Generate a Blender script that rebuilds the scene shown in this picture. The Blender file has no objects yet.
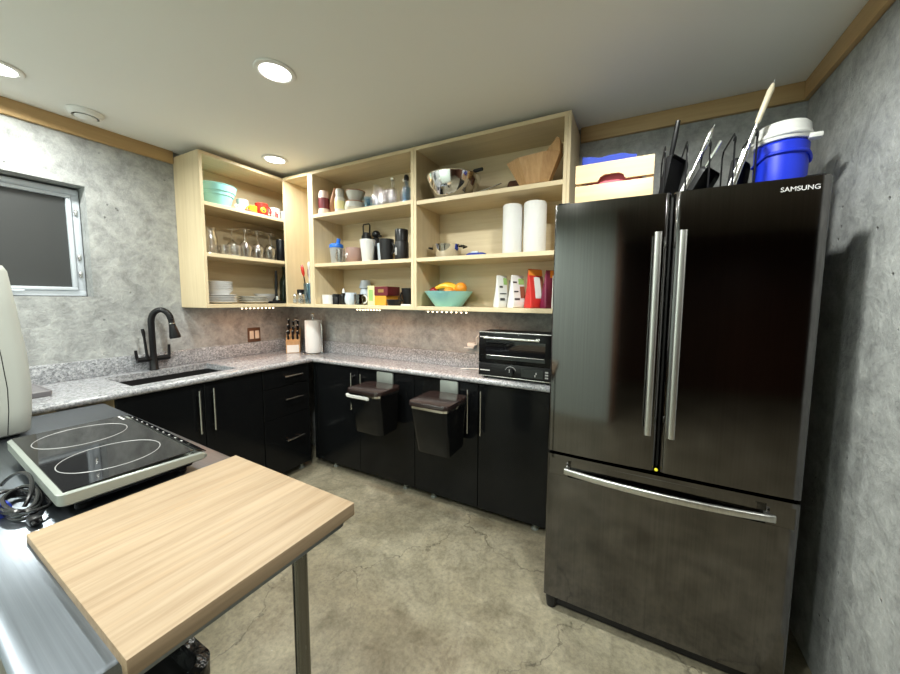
import bpy, bmesh, math, random
from mathutils import Vector, Matrix
random.seed(4)
PI = math.pi
SC = bpy.context.scene
COL = SC.collection

# ------------------------------------------------------------------ camera, world, exposure
ROOM_W, ROOM_D, ROOM_H = 3.527, 3.40, 2.376
cam = bpy.data.cameras.new('camera')
co = bpy.data.objects.new('camera', cam); COL.objects.link(co)
r = Vector((0.89314805, 0.44968286, 0.00847851)); u = Vector((-0.04551055, 0.07160539, 0.99639423)); f = Vector((-0.44745429, 0.89031343, -0.08441953))
co.matrix_world = Matrix(((r.x, u.x, -f.x, 2.86323), (r.y, u.y, -f.y, -2.12325), (r.z, u.z, -f.z, 1.39057), (0, 0, 0, 1)))
cam.sensor_fit = 'HORIZONTAL'; cam.sensor_width = 36; cam.lens = 336.6756 / 900 * 36
cam.shift_x = -13.1547 / 900; cam.shift_y = -9.1615 / 900
cam.clip_start = 0.01
SC.camera = co
w = bpy.data.worlds.new('night'); SC.world = w; w.use_nodes = True
w.node_tree.nodes['Background'].inputs[0].default_value = (0.010, 0.012, 0.016, 1)
w.node_tree.nodes['Background'].inputs[1].default_value = 1.0
SC.view_settings.view_transform = 'Standard'; SC.view_settings.look = 'None'
SC.view_settings.exposure = 0.42; SC.view_settings.gamma = 1.0
SC.view_settings.use_curve_mapping = False
SC.cycles.use_denoising = True
SC.cycles.max_bounces = 10; SC.cycles.transparent_max_bounces = 12; SC.cycles.transmission_bounces = 10
SC.cycles.diffuse_bounces = 6; SC.cycles.sample_clamp_indirect = 6
SC.cycles.caustics_reflective = False; SC.cycles.caustics_refractive = False
LAMP_W = 16.0          # watts of one recessed ceiling lamp
LED_W = 1.0           # watts of one strip of warm diodes
LAMP_COL = (0.97, 1.0, 0.935)
LED_COL = (1.0, 0.47, 0.24)

# ------------------------------------------------------------------ materials
def M(name, col=(.5, .5, .5), rough=.5, metal=0.0, **k):
    m = bpy.data.materials.new(name); m.use_nodes = True
    b = m.node_tree.nodes['Principled BSDF']
    b.inputs['Base Color'].default_value = (*col, 1); b.inputs['Roughness'].default_value = rough; b.inputs['Metallic'].default_value = metal
    for a, v in k.items():
        b.inputs[a.replace('_', ' ')].default_value = v
    nt = m.node_tree
    n = nt.nodes.new('ShaderNodeTexNoise'); n.inputs['Scale'].default_value = 40
    mr = nt.nodes.new('ShaderNodeMapRange'); mr.inputs['To Min'].default_value = max(0, rough - .03); mr.inputs['To Max'].default_value = min(1, rough + .04)
    nt.links.new(n.outputs[0], mr.inputs[0]); nt.links.new(mr.outputs[0], b.inputs['Roughness'])
    return m

class NT:
    def __init__(s, m):
        s.nt = m.node_tree; s.b = s.nt.nodes['Principled BSDF']
        s.co = s.nt.nodes.new('ShaderNodeTexCoord').outputs['Object']
    def map(s, scale, src=None, rot=(0, 0, 0)):
        n = s.nt.nodes.new('ShaderNodeMapping'); n.inputs['Scale'].default_value = scale; n.inputs['Rotation'].default_value = rot
        s.nt.links.new(src or s.co, n.inputs[0]); return n.outputs[0]
    def noise(s, vec, scale, det=4, rough=.5, dist=0.0):
        n = s.nt.nodes.new('ShaderNodeTexNoise'); n.inputs['Scale'].default_value = scale; n.inputs['Detail'].default_value = det
        n.inputs['Roughness'].default_value = rough; n.inputs['Distortion'].default_value = dist
        s.nt.links.new(vec, n.inputs['Vector']); return n.outputs[0]
    def vor(s, vec, scale, feature='F1', out=0):
        n = s.nt.nodes.new('ShaderNodeTexVoronoi'); n.feature = feature; n.inputs['Scale'].default_value = scale
        s.nt.links.new(vec, n.inputs['Vector']); return n.outputs[out]
    def ramp(s, fac, stops, interp='LINEAR'):
        n = s.nt.nodes.new('ShaderNodeValToRGB'); e = n.color_ramp.elements; n.color_ramp.interpolation = interp
        for i, (p, c) in enumerate(stops):
            el = e[i] if i < 2 else e.new(p)
            el.position = p; el.color = (*c, 1) if len(c) == 3 else c
        s.nt.links.new(fac, n.inputs[0]); return n.outputs[0]
    def mix(s, fac, a, b, mode='MIX'):
        n = s.nt.nodes.new('ShaderNodeMix'); n.data_type = 'RGBA'; n.blend_type = mode
        for i, v in ((0, fac), (6, a), (7, b)):
            if hasattr(v, 'is_linked') or isinstance(v, bpy.types.NodeSocket): s.nt.links.new(v, n.inputs[i])
            elif i == 0: n.inputs[0].default_value = v
            else: n.inputs[i].default_value = (*v, 1)
        return n.outputs[2]
    def math(s, op, a, b=0.0):
        n = s.nt.nodes.new('ShaderNodeMath'); n.operation = op
        for i, v in ((0, a), (1, b)):
            if isinstance(v, bpy.types.NodeSocket): s.nt.links.new(v, n.inputs[i])
            else: n.inputs[i].default_value = v
        return n.outputs[0]
    def color(s, o): s.nt.links.new(o, s.b.inputs['Base Color'])
    def rough(s, o): s.nt.links.new(o, s.b.inputs['Roughness'])
    def bump(s, h, st=.3, d=.01):
        n = s.nt.nodes.new('ShaderNodeBump'); n.inputs['Strength'].default_value = st; n.inputs['Distance'].default_value = d
        s.nt.links.new(h, n.inputs['Height']); s.nt.links.new(n.outputs[0], s.b.inputs['Normal'])

def g3(v, t=(1, 1, 1)): return (v * t[0], v * t[1], v * t[2])

def mat_concrete_wall():
    m = M('concrete_wall', rough=.8); t = NT(m)
    big = t.noise(t.co, 1.7, 6, .65, .2); mid = t.noise(t.co, 11, 8, .72, .3); fine = t.noise(t.co, 45, 5, .7)
    c1 = t.ramp(big, [(.3, (.30, .308, .306)), (.7, (.435, .443, .438))])
    c2 = t.ramp(mid, [(.32, (.55, .55, .55)), (.52, (1, 1, 1)), (.68, (1.3, 1.3, 1.28))])
    c = t.mix(.8, c1, c2, 'MULTIPLY')
    c = t.mix(.33, c, t.ramp(fine, [(.32, (.62, .62, .62)), (.5, (1, 1, 1)), (.68, (1.35, 1.35, 1.33))]), 'MULTIPLY')
    sp = t.noise(t.map((1, 1, 1)), 24, 6, .75, .6)
    c = t.mix(t.ramp(sp, [(.66, (0, 0, 0)), (.74, (.55, .55, .55))]), c, (.60, .61, .59))
    pit = t.vor(t.co, 16); pits = t.ramp(pit, [(.05, (1, 1, 1)), (.10, (0, 0, 0))])
    sel = t.ramp(t.noise(t.co, 5, 2), [(.5, (0, 0, 0)), (.62, (1, 1, 1))])
    pm = t.mix(1.0, pits, sel, 'MULTIPLY')
    c = t.mix(t.mix(1.0, pm, (.6, .6, .6), 'MULTIPLY'), c, (.09, .09, .09))
    t.color(c)
    h = t.math('SUBTRACT', t.math('ADD', t.math('MULTIPLY', mid, .6), t.math('MULTIPLY', fine, .25)), t.math('MULTIPLY', pm, .6))
    t.bump(h, .8, .016)
    t.rough(t.ramp(mid, [(.3, (.75,) * 3), (.75, (.5,) * 3)]))
    return m

def mat_floor():
    m = M('concrete_floor', rough=.4); t = NT(m)
    big = t.noise(t.co, 2.2, 7, .68, .4); mid = t.noise(t.co, 8, 9, .74, .5); fine = t.noise(t.co, 50, 5, .75)
    c1 = t.ramp(big, [(.28, (.15, .133, .090)), (.5, (.235, .212, .152)), (.72, (.345, .315, .238))])
    c2 = t.ramp(mid, [(.28, (.50, .49, .46)), (.5, (1, 1, 1)), (.75, (1.35, 1.33, 1.25))])
    c = t.mix(.85, c1, c2, 'MULTIPLY')
    c = t.mix(.55, c, t.ramp(fine, [(.32, (.5, .5, .48)), (.5, (1, 1, 1)), (.68, (1.4, 1.38, 1.32))]), 'MULTIPLY')
    wob = t.noise(t.co, 3.2, 5, .6); n2 = t.noise(t.map((1, 1, 1), None, (0, 0, 1)), 3.2, 5, .6)
    cv = t.nt.nodes.new('ShaderNodeCombineXYZ'); t.nt.links.new(wob, cv.inputs[0]); t.nt.links.new(n2, cv.inputs[1])
    va = t.nt.nodes.new('ShaderNodeVectorMath'); va.operation = 'ADD'; t.nt.links.new(t.co, va.inputs[0])
    vs = t.nt.nodes.new('ShaderNodeVectorMath'); vs.operation = 'SCALE'; vs.inputs['Scale'].default_value = .45
    t.nt.links.new(cv.outputs[0], vs.inputs[0]); t.nt.links.new(vs.outputs[0], va.inputs[1])
    d = t.vor(va.outputs[0], 1.35, 'DISTANCE_TO_EDGE')
    crack = t.ramp(d, [(.0, (1, 1, 1)), (.006, (0, 0, 0))])
    brk = t.ramp(t.noise(t.co, 2.1, 2), [(.42, (0, 0, 0)), (.52, (1, 1, 1))])
    crack = t.mix(1.0, crack, brk, 'MULTIPLY')
    c = t.mix(t.mix(1.0, crack, (.7, .7, .7), 'MULTIPLY'), c, (.05, .042, .03))
    chip = t.ramp(t.vor(t.co, 13), [(.035, (1, 1, 1)), (.06, (0, 0, 0))])
    chip = t.mix(1.0, chip, t.ramp(mid, [(.56, (0, 0, 0)), (.62, (1, 1, 1))]), 'MULTIPLY')
    c = t.mix(chip, c, (.62, .60, .53))
    t.color(c); t.rough(t.ramp(mid, [(.3, (.30,) * 3), (.7, (.52,) * 3)]))
    t.bump(t.math('SUBTRACT', t.math('MULTIPLY', mid, .4), t.math('MULTIPLY', crack, .5)), .25, .008)
    return m

def mat_granite():
    m = M('grey_granite', rough=.18); t = NT(m)
    a = t.vor(t.co, 115, 'F1', 1); bw = t.nt.nodes.new('ShaderNodeRGBToBW'); t.nt.links.new(a, bw.inputs[0])
    n = t.noise(t.co, 95, 5, .75)
    c = t.ramp(bw.outputs[0], [(.14, (.03, .03, .034)), (.34, (.17, .175, .19)), (.6, (.33, .335, .36)), (.85, (.64, .645, .67))])
    c = t.mix(.65, c, t.ramp(n, [(.33, (.12, .122, .13)), (.5, (.31, .315, .335)), (.68, (.60, .605, .62))]))
    t.color(c); t.rough(t.ramp(n, [(.3, (.22,) * 3), (.7, (.12,) * 3)]))
    return m

def mat_wood(name, dark, light, axis='z', scale=1.0, rough=.5, streak=1.0, vary=.5):
    m = M(name, rough=rough); t = NT(m)
    lo, hi = 1.2 * scale, 26 * scale
    s = {'x': (lo, hi, hi), 'y': (hi, lo, hi), 'z': (hi, hi, lo)}[axis]
    v = t.map(s)
    n = t.noise(v, 1.0, 7, .62, .5); n2 = t.noise(v, 4.5, 4, .6)
    mx = t.math('ADD', t.math('MULTIPLY', n, .65), t.math('MULTIPLY', n2, .35))
    c = t.ramp(mx, [(.5 - .22 / streak, dark), (.5 + .2 / streak, light)])
    big = t.noise(t.co, 2.5, 3)
    c = t.mix(vary, c, t.ramp(big, [(.3, (.86, .84, .80)), (.7, (1.05, 1.05, 1.05))]), 'MULTIPLY')
    t.color(c); t.bump(mx, .08, .002)
    return m

def mat_bamboo():
    m = M('bamboo', rough=.6); t = NT(m)
    n = t.noise(t.map((70, 3.0, 70)), 1.0, 5, .6, .2); n3 = t.noise(t.map((44, 2.6, 44)), 1.0, 3, .6)
    base = t.ramp(n3, [(.35, (.26, .182, .108)), (.5, (.285, .207, .128)), (.65, (.312, .231, .148))])
    c = t.mix(.8, base, t.ramp(n, [(.3, (.78, .74, .68)), (.5, (1, 1, 1)), (.7, (1.13, 1.12, 1.10))]), 'MULTIPLY')
    kn = t.noise(t.map((30, 13, 30)), 1.0, 3, .5)
    c = t.mix(t.ramp(kn, [(.68, (0, 0, 0)), (.78, (.6, .6, .6))]), c, (.34, .21, .10))
    t.color(c); t.bump(n, .05, .002)
    return m

def mat_brushed(name, col, rough, axis='x', amt=.12):
    m = M(name, col, rough, 1.0); t = NT(m)
    s = {'x': (2, 220, 220), 'y': (220, 2, 220), 'z': (220, 220, 2)}[axis]
    n = t.noise(t.map(s), 1.0, 3, .6); bl = t.noise(t.co, 6, 4, .6)
    t.rough(t.math('ADD', t.math('MULTIPLY', t.math('SUBTRACT', n, .5), amt), t.math('ADD', t.math('MULTIPLY', t.math('SUBTRACT', bl, .5), amt * .8), rough)))
    t.color(t.mix(.5, col, t.ramp(n, [(.3, g3(.82, col)), (.7, g3(1.15, col))])))
    return m

def mat_glass(name, tint=(1, 1, 1), rough=.02):
    m = bpy.data.materials.new(name); m.use_nodes = True; nt = m.node_tree
    for n in list(nt.nodes):
        if n.type != 'OUTPUT_MATERIAL': nt.nodes.remove(n)
    out = [n for n in nt.nodes if n.type == 'OUTPUT_MATERIAL'][0]
    tr = nt.nodes.new('ShaderNodeBsdfTransparent'); tr.inputs[0].default_value = (*[.93 * c for c in tint], 1)
    gl = nt.nodes.new('ShaderNodeBsdfGlossy'); gl.inputs['Roughness'].default_value = rough + .03; gl.inputs['Color'].default_value = (1, 1, 1, 1)
    lw = nt.nodes.new('ShaderNodeLayerWeight'); lw.inputs['Blend'].default_value = .35
    mr = nt.nodes.new('ShaderNodeMapRange'); mr.inputs['To Min'].default_value = .05; mr.inputs['To Max'].default_value = .75
    no = nt.nodes.new('ShaderNodeTexNoise'); no.inputs['Scale'].default_value = 30
    ad = nt.nodes.new('ShaderNodeMath'); ad.operation = 'MULTIPLY_ADD'; ad.inputs[1].default_value = .06
    mx = nt.nodes.new('ShaderNodeMixShader')
    nt.links.new(lw.outputs['Facing'], mr.inputs[0]); nt.links.new(no.outputs[0], ad.inputs[0]); nt.links.new(mr.outputs[0], ad.inputs[2]); nt.links.new(ad.outputs[0], mx.inputs[0])
    nt.links.new(tr.outputs[0], mx.inputs[1]); nt.links.new(gl.outputs[0], mx.inputs[2]); nt.links.new(mx.outputs[0], out.inputs[0])
    return m

def mat_emit(name, col, st):
    m = M(name, (.9, .9, .9), .4); b = m.node_tree.nodes['Principled BSDF']
    b.inputs['Emission Color'].default_value = (*col, 1); b.inputs['Emission Strength'].default_value = st
    return m

wall_m = mat_concrete_wall(); floor_m = mat_floor(); granite = mat_granite()
ceil_m = M('ceiling_paint', (.80, .80, .77), .75)
t_ = NT(ceil_m); t_.bump(t_.noise(t_.co, 160, 3), .06, .002)
plaster = M('rear_plaster', (.74, .86, .81), .7)
birch = mat_wood('pale_birch_veneer', (.60, .48, .295), (.74, .62, .42), 'z', 1.0, .5)
birch_x = mat_wood('pale_birch_veneer_long', (.60, .48, .295), (.74, .62, .42), 'x', 1.0, .5)
birch_y = mat_wood('pale_birch_veneer_deep', (.60, .48, .295), (.74, .62, .42), 'y', 1.0, .5)
pine_x = mat_wood('pine_strip', (.42, .27, .12), (.58, .41, .21), 'x', .6, .55)
pine_y = mat_wood('pine_strip_side', (.40, .25, .11), (.55, .375, .185), 'y', .6, .55)
crate_m = mat_wood('crate_pine', (.49, .335, .175), (.63, .475, .285), 'x', .55, .55)
basket_m = mat_wood('acacia_basket', (.30, .155, .055), (.50, .30, .13), 'z', 1.6, .45)
brownwood = mat_wood('brown_wood', (.20, .08, .035), (.36, .16, .075), 'z', 1.5, .45)
blockwood = mat_wood('beech_block', (.42, .24, .11), (.58, .37, .19), 'z', 1.6, .45)
bamboo = mat_bamboo()
blackgloss = M('black_gloss_lacquer', (.005, .0055, .006), .13, 0, Specular_IOR_Level=.2)
blackmat = M('black_matte', (.010, .010, .011), .42, 0, Specular_IOR_Level=.35)
blackplastic = M('black_plastic', (.008, .008, .009), .30, 0, Specular_IOR_Level=.3)
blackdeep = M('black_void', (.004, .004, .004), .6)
lidplastic = M('dark_brown_lid', (.020, .013, .012), .16)
steel = mat_brushed('stainless_steel', (.62, .62, .61), .20, 'x')
steel_top = mat_brushed('stainless_worktop', (.22, .245, .28), .33, 'x', .03)
chrome = M('polished_steel', (.78, .78, .77), .10, 1.0)
nickel = M('satin_nickel', (.70, .70, .68), .25, 1.0)
darkpipe = mat_brushed('dark_steel_pipe', (.17, .165, .15), .24, 'z')
blacksteel = mat_brushed('black_stainless', (.142, .137, .136), .09, 'z', .03)
blacksteel_side = M('black_textured_steel', (.03, .03, .031), .4, .6)
fridge_handle_m = mat_brushed('fridge_handle_steel', (.62, .62, .60), .32, 'z')
alu = M('white_aluminium', (.55, .59, .64), .4)
screen_m = M('insect_screen', (.035, .037, .037), .55)
darkglass = M('dark_glass_ceramic', (.006, .006, .007), .04)
silver_pl = M('silver_plastic', (.29, .315, .29), .35, .3)
grey_plastic = M('pale_grey_plastic', (.44, .455, .42), .42)
white_cer = M('white_ceramic', (.68, .68, .68), .18)
offwhite = M('off_white_ceramic', (.62, .60, .54), .25)
greycer = M('grey_stoneware', (.45, .45, .41), .35)
bluecer = M('pale_blue_ceramic', (.55, .62, .70), .25)
teal = M('turquoise_ceramic', (.33, .70, .70), .28)
redcer = M('red_ceramic', (.55, .03, .02), .25)
yellow = M('yellow_ceramic', (.80, .55, .03), .3)
pinkcer = M('pinkish_brown_ceramic', (.30, .185, .155), .4)
pinkwhite = M('pinkish_white_glaze', (.62, .48, .42), .35)
maroon = M('maroon', (.13, .012, .018), .4)
glass = mat_glass('clear_glass'); blueglass = mat_glass('blue_glass', (.62, .80, .95)); frost = M('frosted_plastic', (.75, .77, .79), .35, 0, Transmission_Weight=.6)
smoke = mat_glass('smoked_glass', (.35, .33, .30))
winegreen = M('dark_green_bottle_glass', (.012, .022, .014), .08)
bluepl = M('blue_plastic', (.02, .16, .65), .35); cooler_blue = M('cooler_blue', (.012, .035, .62), .38)
whitepl = M('white_plastic', (.78, .78, .76), .38)
paper = M('paper_towel', (.72, .72, .715), .9); _t = NT(paper); _t.bump(_t.vor(_t.co, 90), .4, .003)
bluecloth = M('blue_cloth', (.022, .045, .30), .85); redcloth = M('red_pink_cloth', (.50, .10, .13), .8)
orange_m = M('orange_peel', (.80, .26, .015), .42); _t = NT(orange_m); _t.bump(_t.noise(_t.co, 260, 2), .25, .002)
banana_m = M('banana_peel', (.82, .46, .03), .45); apple_m = M('red_apple_skin', (.22, .012, .015), .25)
foil_white = M('white_pouch_foil', (.72, .72, .70), .32); foil_red = M('red_pouch_foil', (.55, .03, .025), .3)
foil_orange = M('orange_print', (.75, .24, .03), .35); foil_mar = M('maroon_pouch_foil', (.17, .014, .05), .3)
foil_green = M('green_print', (.30, .48, .16), .4); foil_grey = M('grey_pouch_foil', (.36, .36, .36), .35); ink = M('dark_print', (.05, .05, .055), .5)
foil_brown = M('brown_print', (.28, .09, .05), .4)
cream_box = M('pale_yellow_card', (.72, .66, .34), .6); orange_box = M('amber_card', (.70, .32, .03), .55)
outlet_brown = M('brown_outlet_plate', (.12, .06, .035), .35); ivory = M('ivory_plastic', (.75, .66, .55), .35)
purplegrey = M('grey_tray', (.17, .16, .17), .4)
blackbag = M('black_bin_liner', (.008, .008, .009), .22); _t = NT(blackbag); _t.bump(_t.noise(_t.co, 14, 4), .8, .03)
cable_m = M('black_cable', (.010, .010, .011), .25); tie_m = M('blue_tie', (.03, .06, .42), .4)
lens_m = mat_emit('lamp_lens', (1, .99, .95), 6.0); led_m = mat_emit('warm_diode', (1, .74, .45), 7.0)
gold = M('gold_print', (.45, .28, .10), .35, .6)
yellow_mag = M('yellow_sticker', (.85, .80, .05), .4)
ink_white = M('pale_print', (.72, .72, .72), .4)
logo_m = M('logo_silver', (.85, .85, .85), .3, .3)
darkwood = mat_wood('dark_brown_wood', (.07, .030, .017), (.14, .062, .035), 'z', 1.0, .4)

# ------------------------------------------------------------------ mesh builder
class MB:
    def __init__(s): s.bm = bmesh.new(); s.i = 0
    def _tag(s, faces):
        for f_ in faces: f_.material_index = s.i
    def box(s, x0, y0, z0, x1, y1, z1, bev=0.0, seg=2):
        v = [s.bm.verts.new(p) for p in ((x0, y0, z0), (x1, y0, z0), (x1, y1, z0), (x0, y1, z0), (x0, y0, z1), (x1, y0, z1), (x1, y1, z1), (x0, y1, z1))]
        fs = [s.bm.faces.new([v[i] for i in q]) for q in ((3, 2, 1, 0), (4, 5, 6, 7), (0, 1, 5, 4), (1, 2, 6, 5), (2, 3, 7, 6), (3, 0, 4, 7))]
        s._tag(fs)
        if bev > 0:
            ed = list({e for f_ in fs for e in f_.edges})
            rr = bmesh.ops.bevel(s.bm, geom=ed, offset=bev, segments=seg, affect='EDGES', profile=.5)
            s._tag(rr['faces'])
        return s
    def loft(s, rings, cap0=True, cap1=True, closed=False):
        vs = [[s.bm.verts.new(p) for p in ring] for ring in rings]
        n = len(vs[0]); out = []
        pairs = list(zip(vs, vs[1:])) + ([(vs[-1], vs[0])] if closed else [])
        for a, b in pairs:
            for i in range(n):
                out.append(s.bm.faces.new((a[i], a[(i + 1) % n], b[(i + 1) % n], b[i])))
        if not closed:
            if cap0: out.append(s.bm.faces.new(list(reversed(vs[0]))))
            if cap1: out.append(s.bm.faces.new(vs[-1]))
        s._tag(out); return s
    def lathe(s, prof, c=(0, 0, 0), seg=24, axis='z', closed=False):
        rings = []; eps = 1e-4
        for r_, h in prof:
            r_ = max(r_, eps); ring = []
            for i in range(seg):
                a = 2 * PI * i / seg; x, y = r_ * math.cos(a), r_ * math.sin(a)
                p = {'z': (x, y, h), 'x': (h, x, y), 'y': (y, h, x)}[axis]
                ring.append((c[0] + p[0], c[1] + p[1], c[2] + p[2]))
            rings.append(ring)
        return s.loft(rings, closed=closed)
    def tube(s, pts, rad, seg=8, closed=False):
        P = [Vector(p) for p in pts]; n = len(P); rings = []
        up = None
        for i in range(n):
            if closed: t = (P[(i + 1) % n] - P[i - 1])
            else: t = P[min(i + 1, n - 1)] - P[max(i - 1, 0)]
            t.normalize()
            if up is None:
                up = Vector((0, 0, 1)) if abs(t.z) < .9 else Vector((1, 0, 0))
            a = t.cross(up); a.normalize(); b = a.cross(t); b.normalize(); up = b
            rr = rad[i] if isinstance(rad, (list, tuple)) else rad
            rings.append([P[i] + a * (rr * math.cos(2 * PI * k / seg)) + b * (rr * math.sin(2 * PI * k / seg)) for k in range(seg)])
        return s.loft(rings, closed=closed)
    def cyl(s, p0, p1, r0, r1=None, seg=18): return s.tube([p0, p1], [r0, r0 if r1 is None else r1], seg)
    def prism(s, poly, axis, a, b, bev=0.0):
        def P(p, h): return {'z': (p[0], p[1], h), 'y': (p[0], h, p[1]), 'x': (h, p[0], p[1])}[axis]
        k0 = len(s.bm.faces)
        s.loft([[P(p, a) for p in poly], [P(p, b) for p in poly]])
        return s
    def rrect(s, hx, hy, rad, n=4, c=(0, 0)):
        out = []; rad = min(rad, hx * .999, hy * .999)
        for cx, cy, a0 in ((hx - rad, hy - rad, 0), (-hx + rad, hy - rad, 90), (-hx + rad, -hy + rad, 180), (hx - rad, -hy + rad, 270)):
            for k in range(n + 1):
                a = math.radians(a0 + 90 * k / n); out.append((c[0] + cx + rad * math.cos(a), c[1] + cy + rad * math.sin(a)))
        return out
    def rloft(s, levels, c=(0, 0), n=4):            # levels: (z, half_x, half_y, corner radius[, dx, dy])
        return s.loft([[(p[0] + (l[4] if len(l) > 4 else 0), p[1] + (l[5] if len(l) > 5 else 0), l[0]) for p in s.rrect(l[1], l[2], l[3], n, c)] for l in levels])
    def ball(s, c, r_, sc=(1, 1, 1), seg=20, rings=12):
        R_ = []
        for j in range(rings + 1):
            a = PI * j / rings; rr = max(math.sin(a) * r_, 1e-4); z = -math.cos(a) * r_
            R_.append([(c[0] + rr * math.cos(2 * PI * i / seg) * sc[0], c[1] + rr * math.sin(2 * PI * i / seg) * sc[1], c[2] + z * sc[2]) for i in range(seg)])
        return s.loft(R_)
    def xf(s, mtx): bmesh.ops.transform(s.bm, matrix=mtx, verts=s.bm.verts); return s
    def noise(s, amp, fr, seed=0):
        from mathutils import noise as N
        for v in s.bm.verts:
            d = N.noise_vector(v.co * fr + Vector((seed, 0, 0))); v.co += d * amp
        return s

ORG = {}
def link(me, name, mats, parent, loc):
    for m in (mats if isinstance(mats, (list, tuple)) else [mats]): me.materials.append(m)
    o = bpy.data.objects.new(name, me); COL.objects.link(o); o.location = loc
    if parent is not None: o.parent = parent
    return o
def B(mb, name, mats, parent=None, loc=(0, 0, 0), ang=35, flat=False):
    """link the builder's mesh as one object; children of world-laid things are shifted to the thing's base"""
    org = ORG.get(parent.name, (0, 0, 0)) if parent is not None else (0, 0, 0)
    if any(org): bmesh.ops.translate(mb.bm, vec=(-org[0], -org[1], -org[2]), verts=mb.bm.verts)
    bmesh.ops.recalc_face_normals(mb.bm, faces=mb.bm.faces)
    me = bpy.data.meshes.new(name); mb.bm.to_mesh(me); mb.bm.free()
    if not flat:
        me.polygons.foreach_set('use_smooth', [True] * len(me.polygons)); me.set_sharp_from_angle(angle=math.radians(ang))
    o = link(me, name, mats, parent, loc); ORG[o.name] = org
    return o
def tag(o, label=None, cat=None, group=None, kind=None):
    for k, v in (('label', label), ('category', cat), ('group', group), ('kind', kind)):
        if v: o[k] = v
    return o
def thing(name, label, cat, loc=(0, 0, 0), rz=0.0, group=None, world=True):
    o = bpy.data.objects.new(name, None); COL.objects.link(o); o.empty_display_size = .05
    o.location = loc; o.rotation_euler = (0, 0, rz); ORG[o.name] = tuple(loc) if world else (0, 0, 0)
    return tag(o, label, cat, group)
def dup(src, loc, label=None, rz=None, group=None):
    def cp(o, par):
        c = o.copy(); COL.objects.link(c)
        if par is not None: c.parent = par
        for ch in o.children: cp(ch, c)
        return c
    c = cp(src, None); c.location = loc
    if rz is not None: c.rotation_euler = (0, 0, rz)
    if label: c['label'] = label
    if group: c['group'] = group
    return c
def struct(o): o['kind'] = 'structure'; return o
def text(name, s, size, mat, parent, mtx, ext=.0006, sx=1.0):
    cu = bpy.data.curves.new(name, 'FONT'); cu.body = s; cu.size = size; cu.extrude = ext; cu.align_x = 'CENTER'; cu.align_y = 'CENTER'
    to = bpy.data.objects.new('tmp', cu); COL.objects.link(to)
    dg = bpy.context.evaluated_depsgraph_get()
    me = bpy.data.meshes.new_from_object(to.evaluated_get(dg)); bpy.data.objects.remove(to)
    me.transform(mtx @ Matrix.Diagonal((sx, 1, 1, 1)))
    org = ORG.get(parent.name, (0, 0, 0)); me.transform(Matrix.Translation((-org[0], -org[1], -org[2])))
    o = link(me, name, mat, parent, (0, 0, 0)); ORG[o.name] = org
    return o
FACE_FRONT = Matrix(((1, 0, 0, 0), (0, 0, -1, 0), (0, 1, 0, 0), (0, 0, 0, 1)))     # text facing -y
def arc(c, r_, a0, a1, n, plane='xz', fix=0.0):
    out = []
    for i in range(n + 1):
        a = math.radians(a0 + (a1 - a0) * i / n); p, q = c[0] + r_ * math.cos(a), c[1] + r_ * math.sin(a)
        out.append({'xz': (p, fix, q), 'yz': (fix, p, q), 'xy': (p, q, fix)}[plane])
    return out

# ------------------------------------------------------------------ room
W, D, H, T = ROOM_W, ROOM_D, ROOM_H, .2
struct(B(MB().box(-T, -D - 2.2, -.1, W + 2.2, T, 0), 'floor', floor_m))
struct(B(MB().box(-T, -D - 2.2, H, W + 2.2, T, H + .1), 'ceiling', ceil_m))
struct(B(MB().box(-T, 0, 0, W + T, T, H), 'wall_back', wall_m))
struct(B(MB().box(W, -1.02, 0, W + T, 0, H), 'wall_right', wall_m))
struct(B(MB().box(W + 2.1, -D - 2.2, 0, W + 2.2, -.9, H), 'wall_side', darkwood))
struct(B(MB().box(W + T, -.9, 0, W + 2.1, -.8, H), 'wall_end', darkwood))
WY0, WY1, WZ0, WZ1 = -2.02, -1.315, 1.388, 2.022
m = MB()
m.box(-T, -D, 0, 0, WY0, H); m.box(-T, WY1, 0, 0, 0, H); m.box(-T, WY0, 0, 0, WY1, WZ0); m.box(-T, WY0, WZ1, 0, WY1, H)
struct(B(m, 'wall_left', wall_m))
m = MB(); m.box(-T, -D - .15, 0, 2.72, -D, H)
struct(B(m, 'wall_front', plaster))
m = MB(); m.box(2.721, -D - .17, 0, 2.80, -D + .015, H - .001, .003)
struct(B(m, 'trim_4', brownwood))
struct(B(MB().box(-T, -D - 2.2, 0, W + 2.1, -D - 2.1, H), 'wall_far', darkwood))
struct(B(MB().box(1.6, -D - 2.1, 0, 1.7, -D - .15, H), 'wall_hall', darkwood))
hs = .082
struct(B(MB().box(2.552, -.022, H - hs, W - .0, -.001, H - .001, .002), 'trim_1', pine_x))
struct(B(MB().box(W - .022, -1.019, H - hs, W - .001, -.023, H - .001, .002), 'trim_2', pine_y))
struct(B(MB().box(.001, -D + .002, H - hs, .022, -.887, H - .001, .002), 'trim_3', pine_y))

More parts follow.
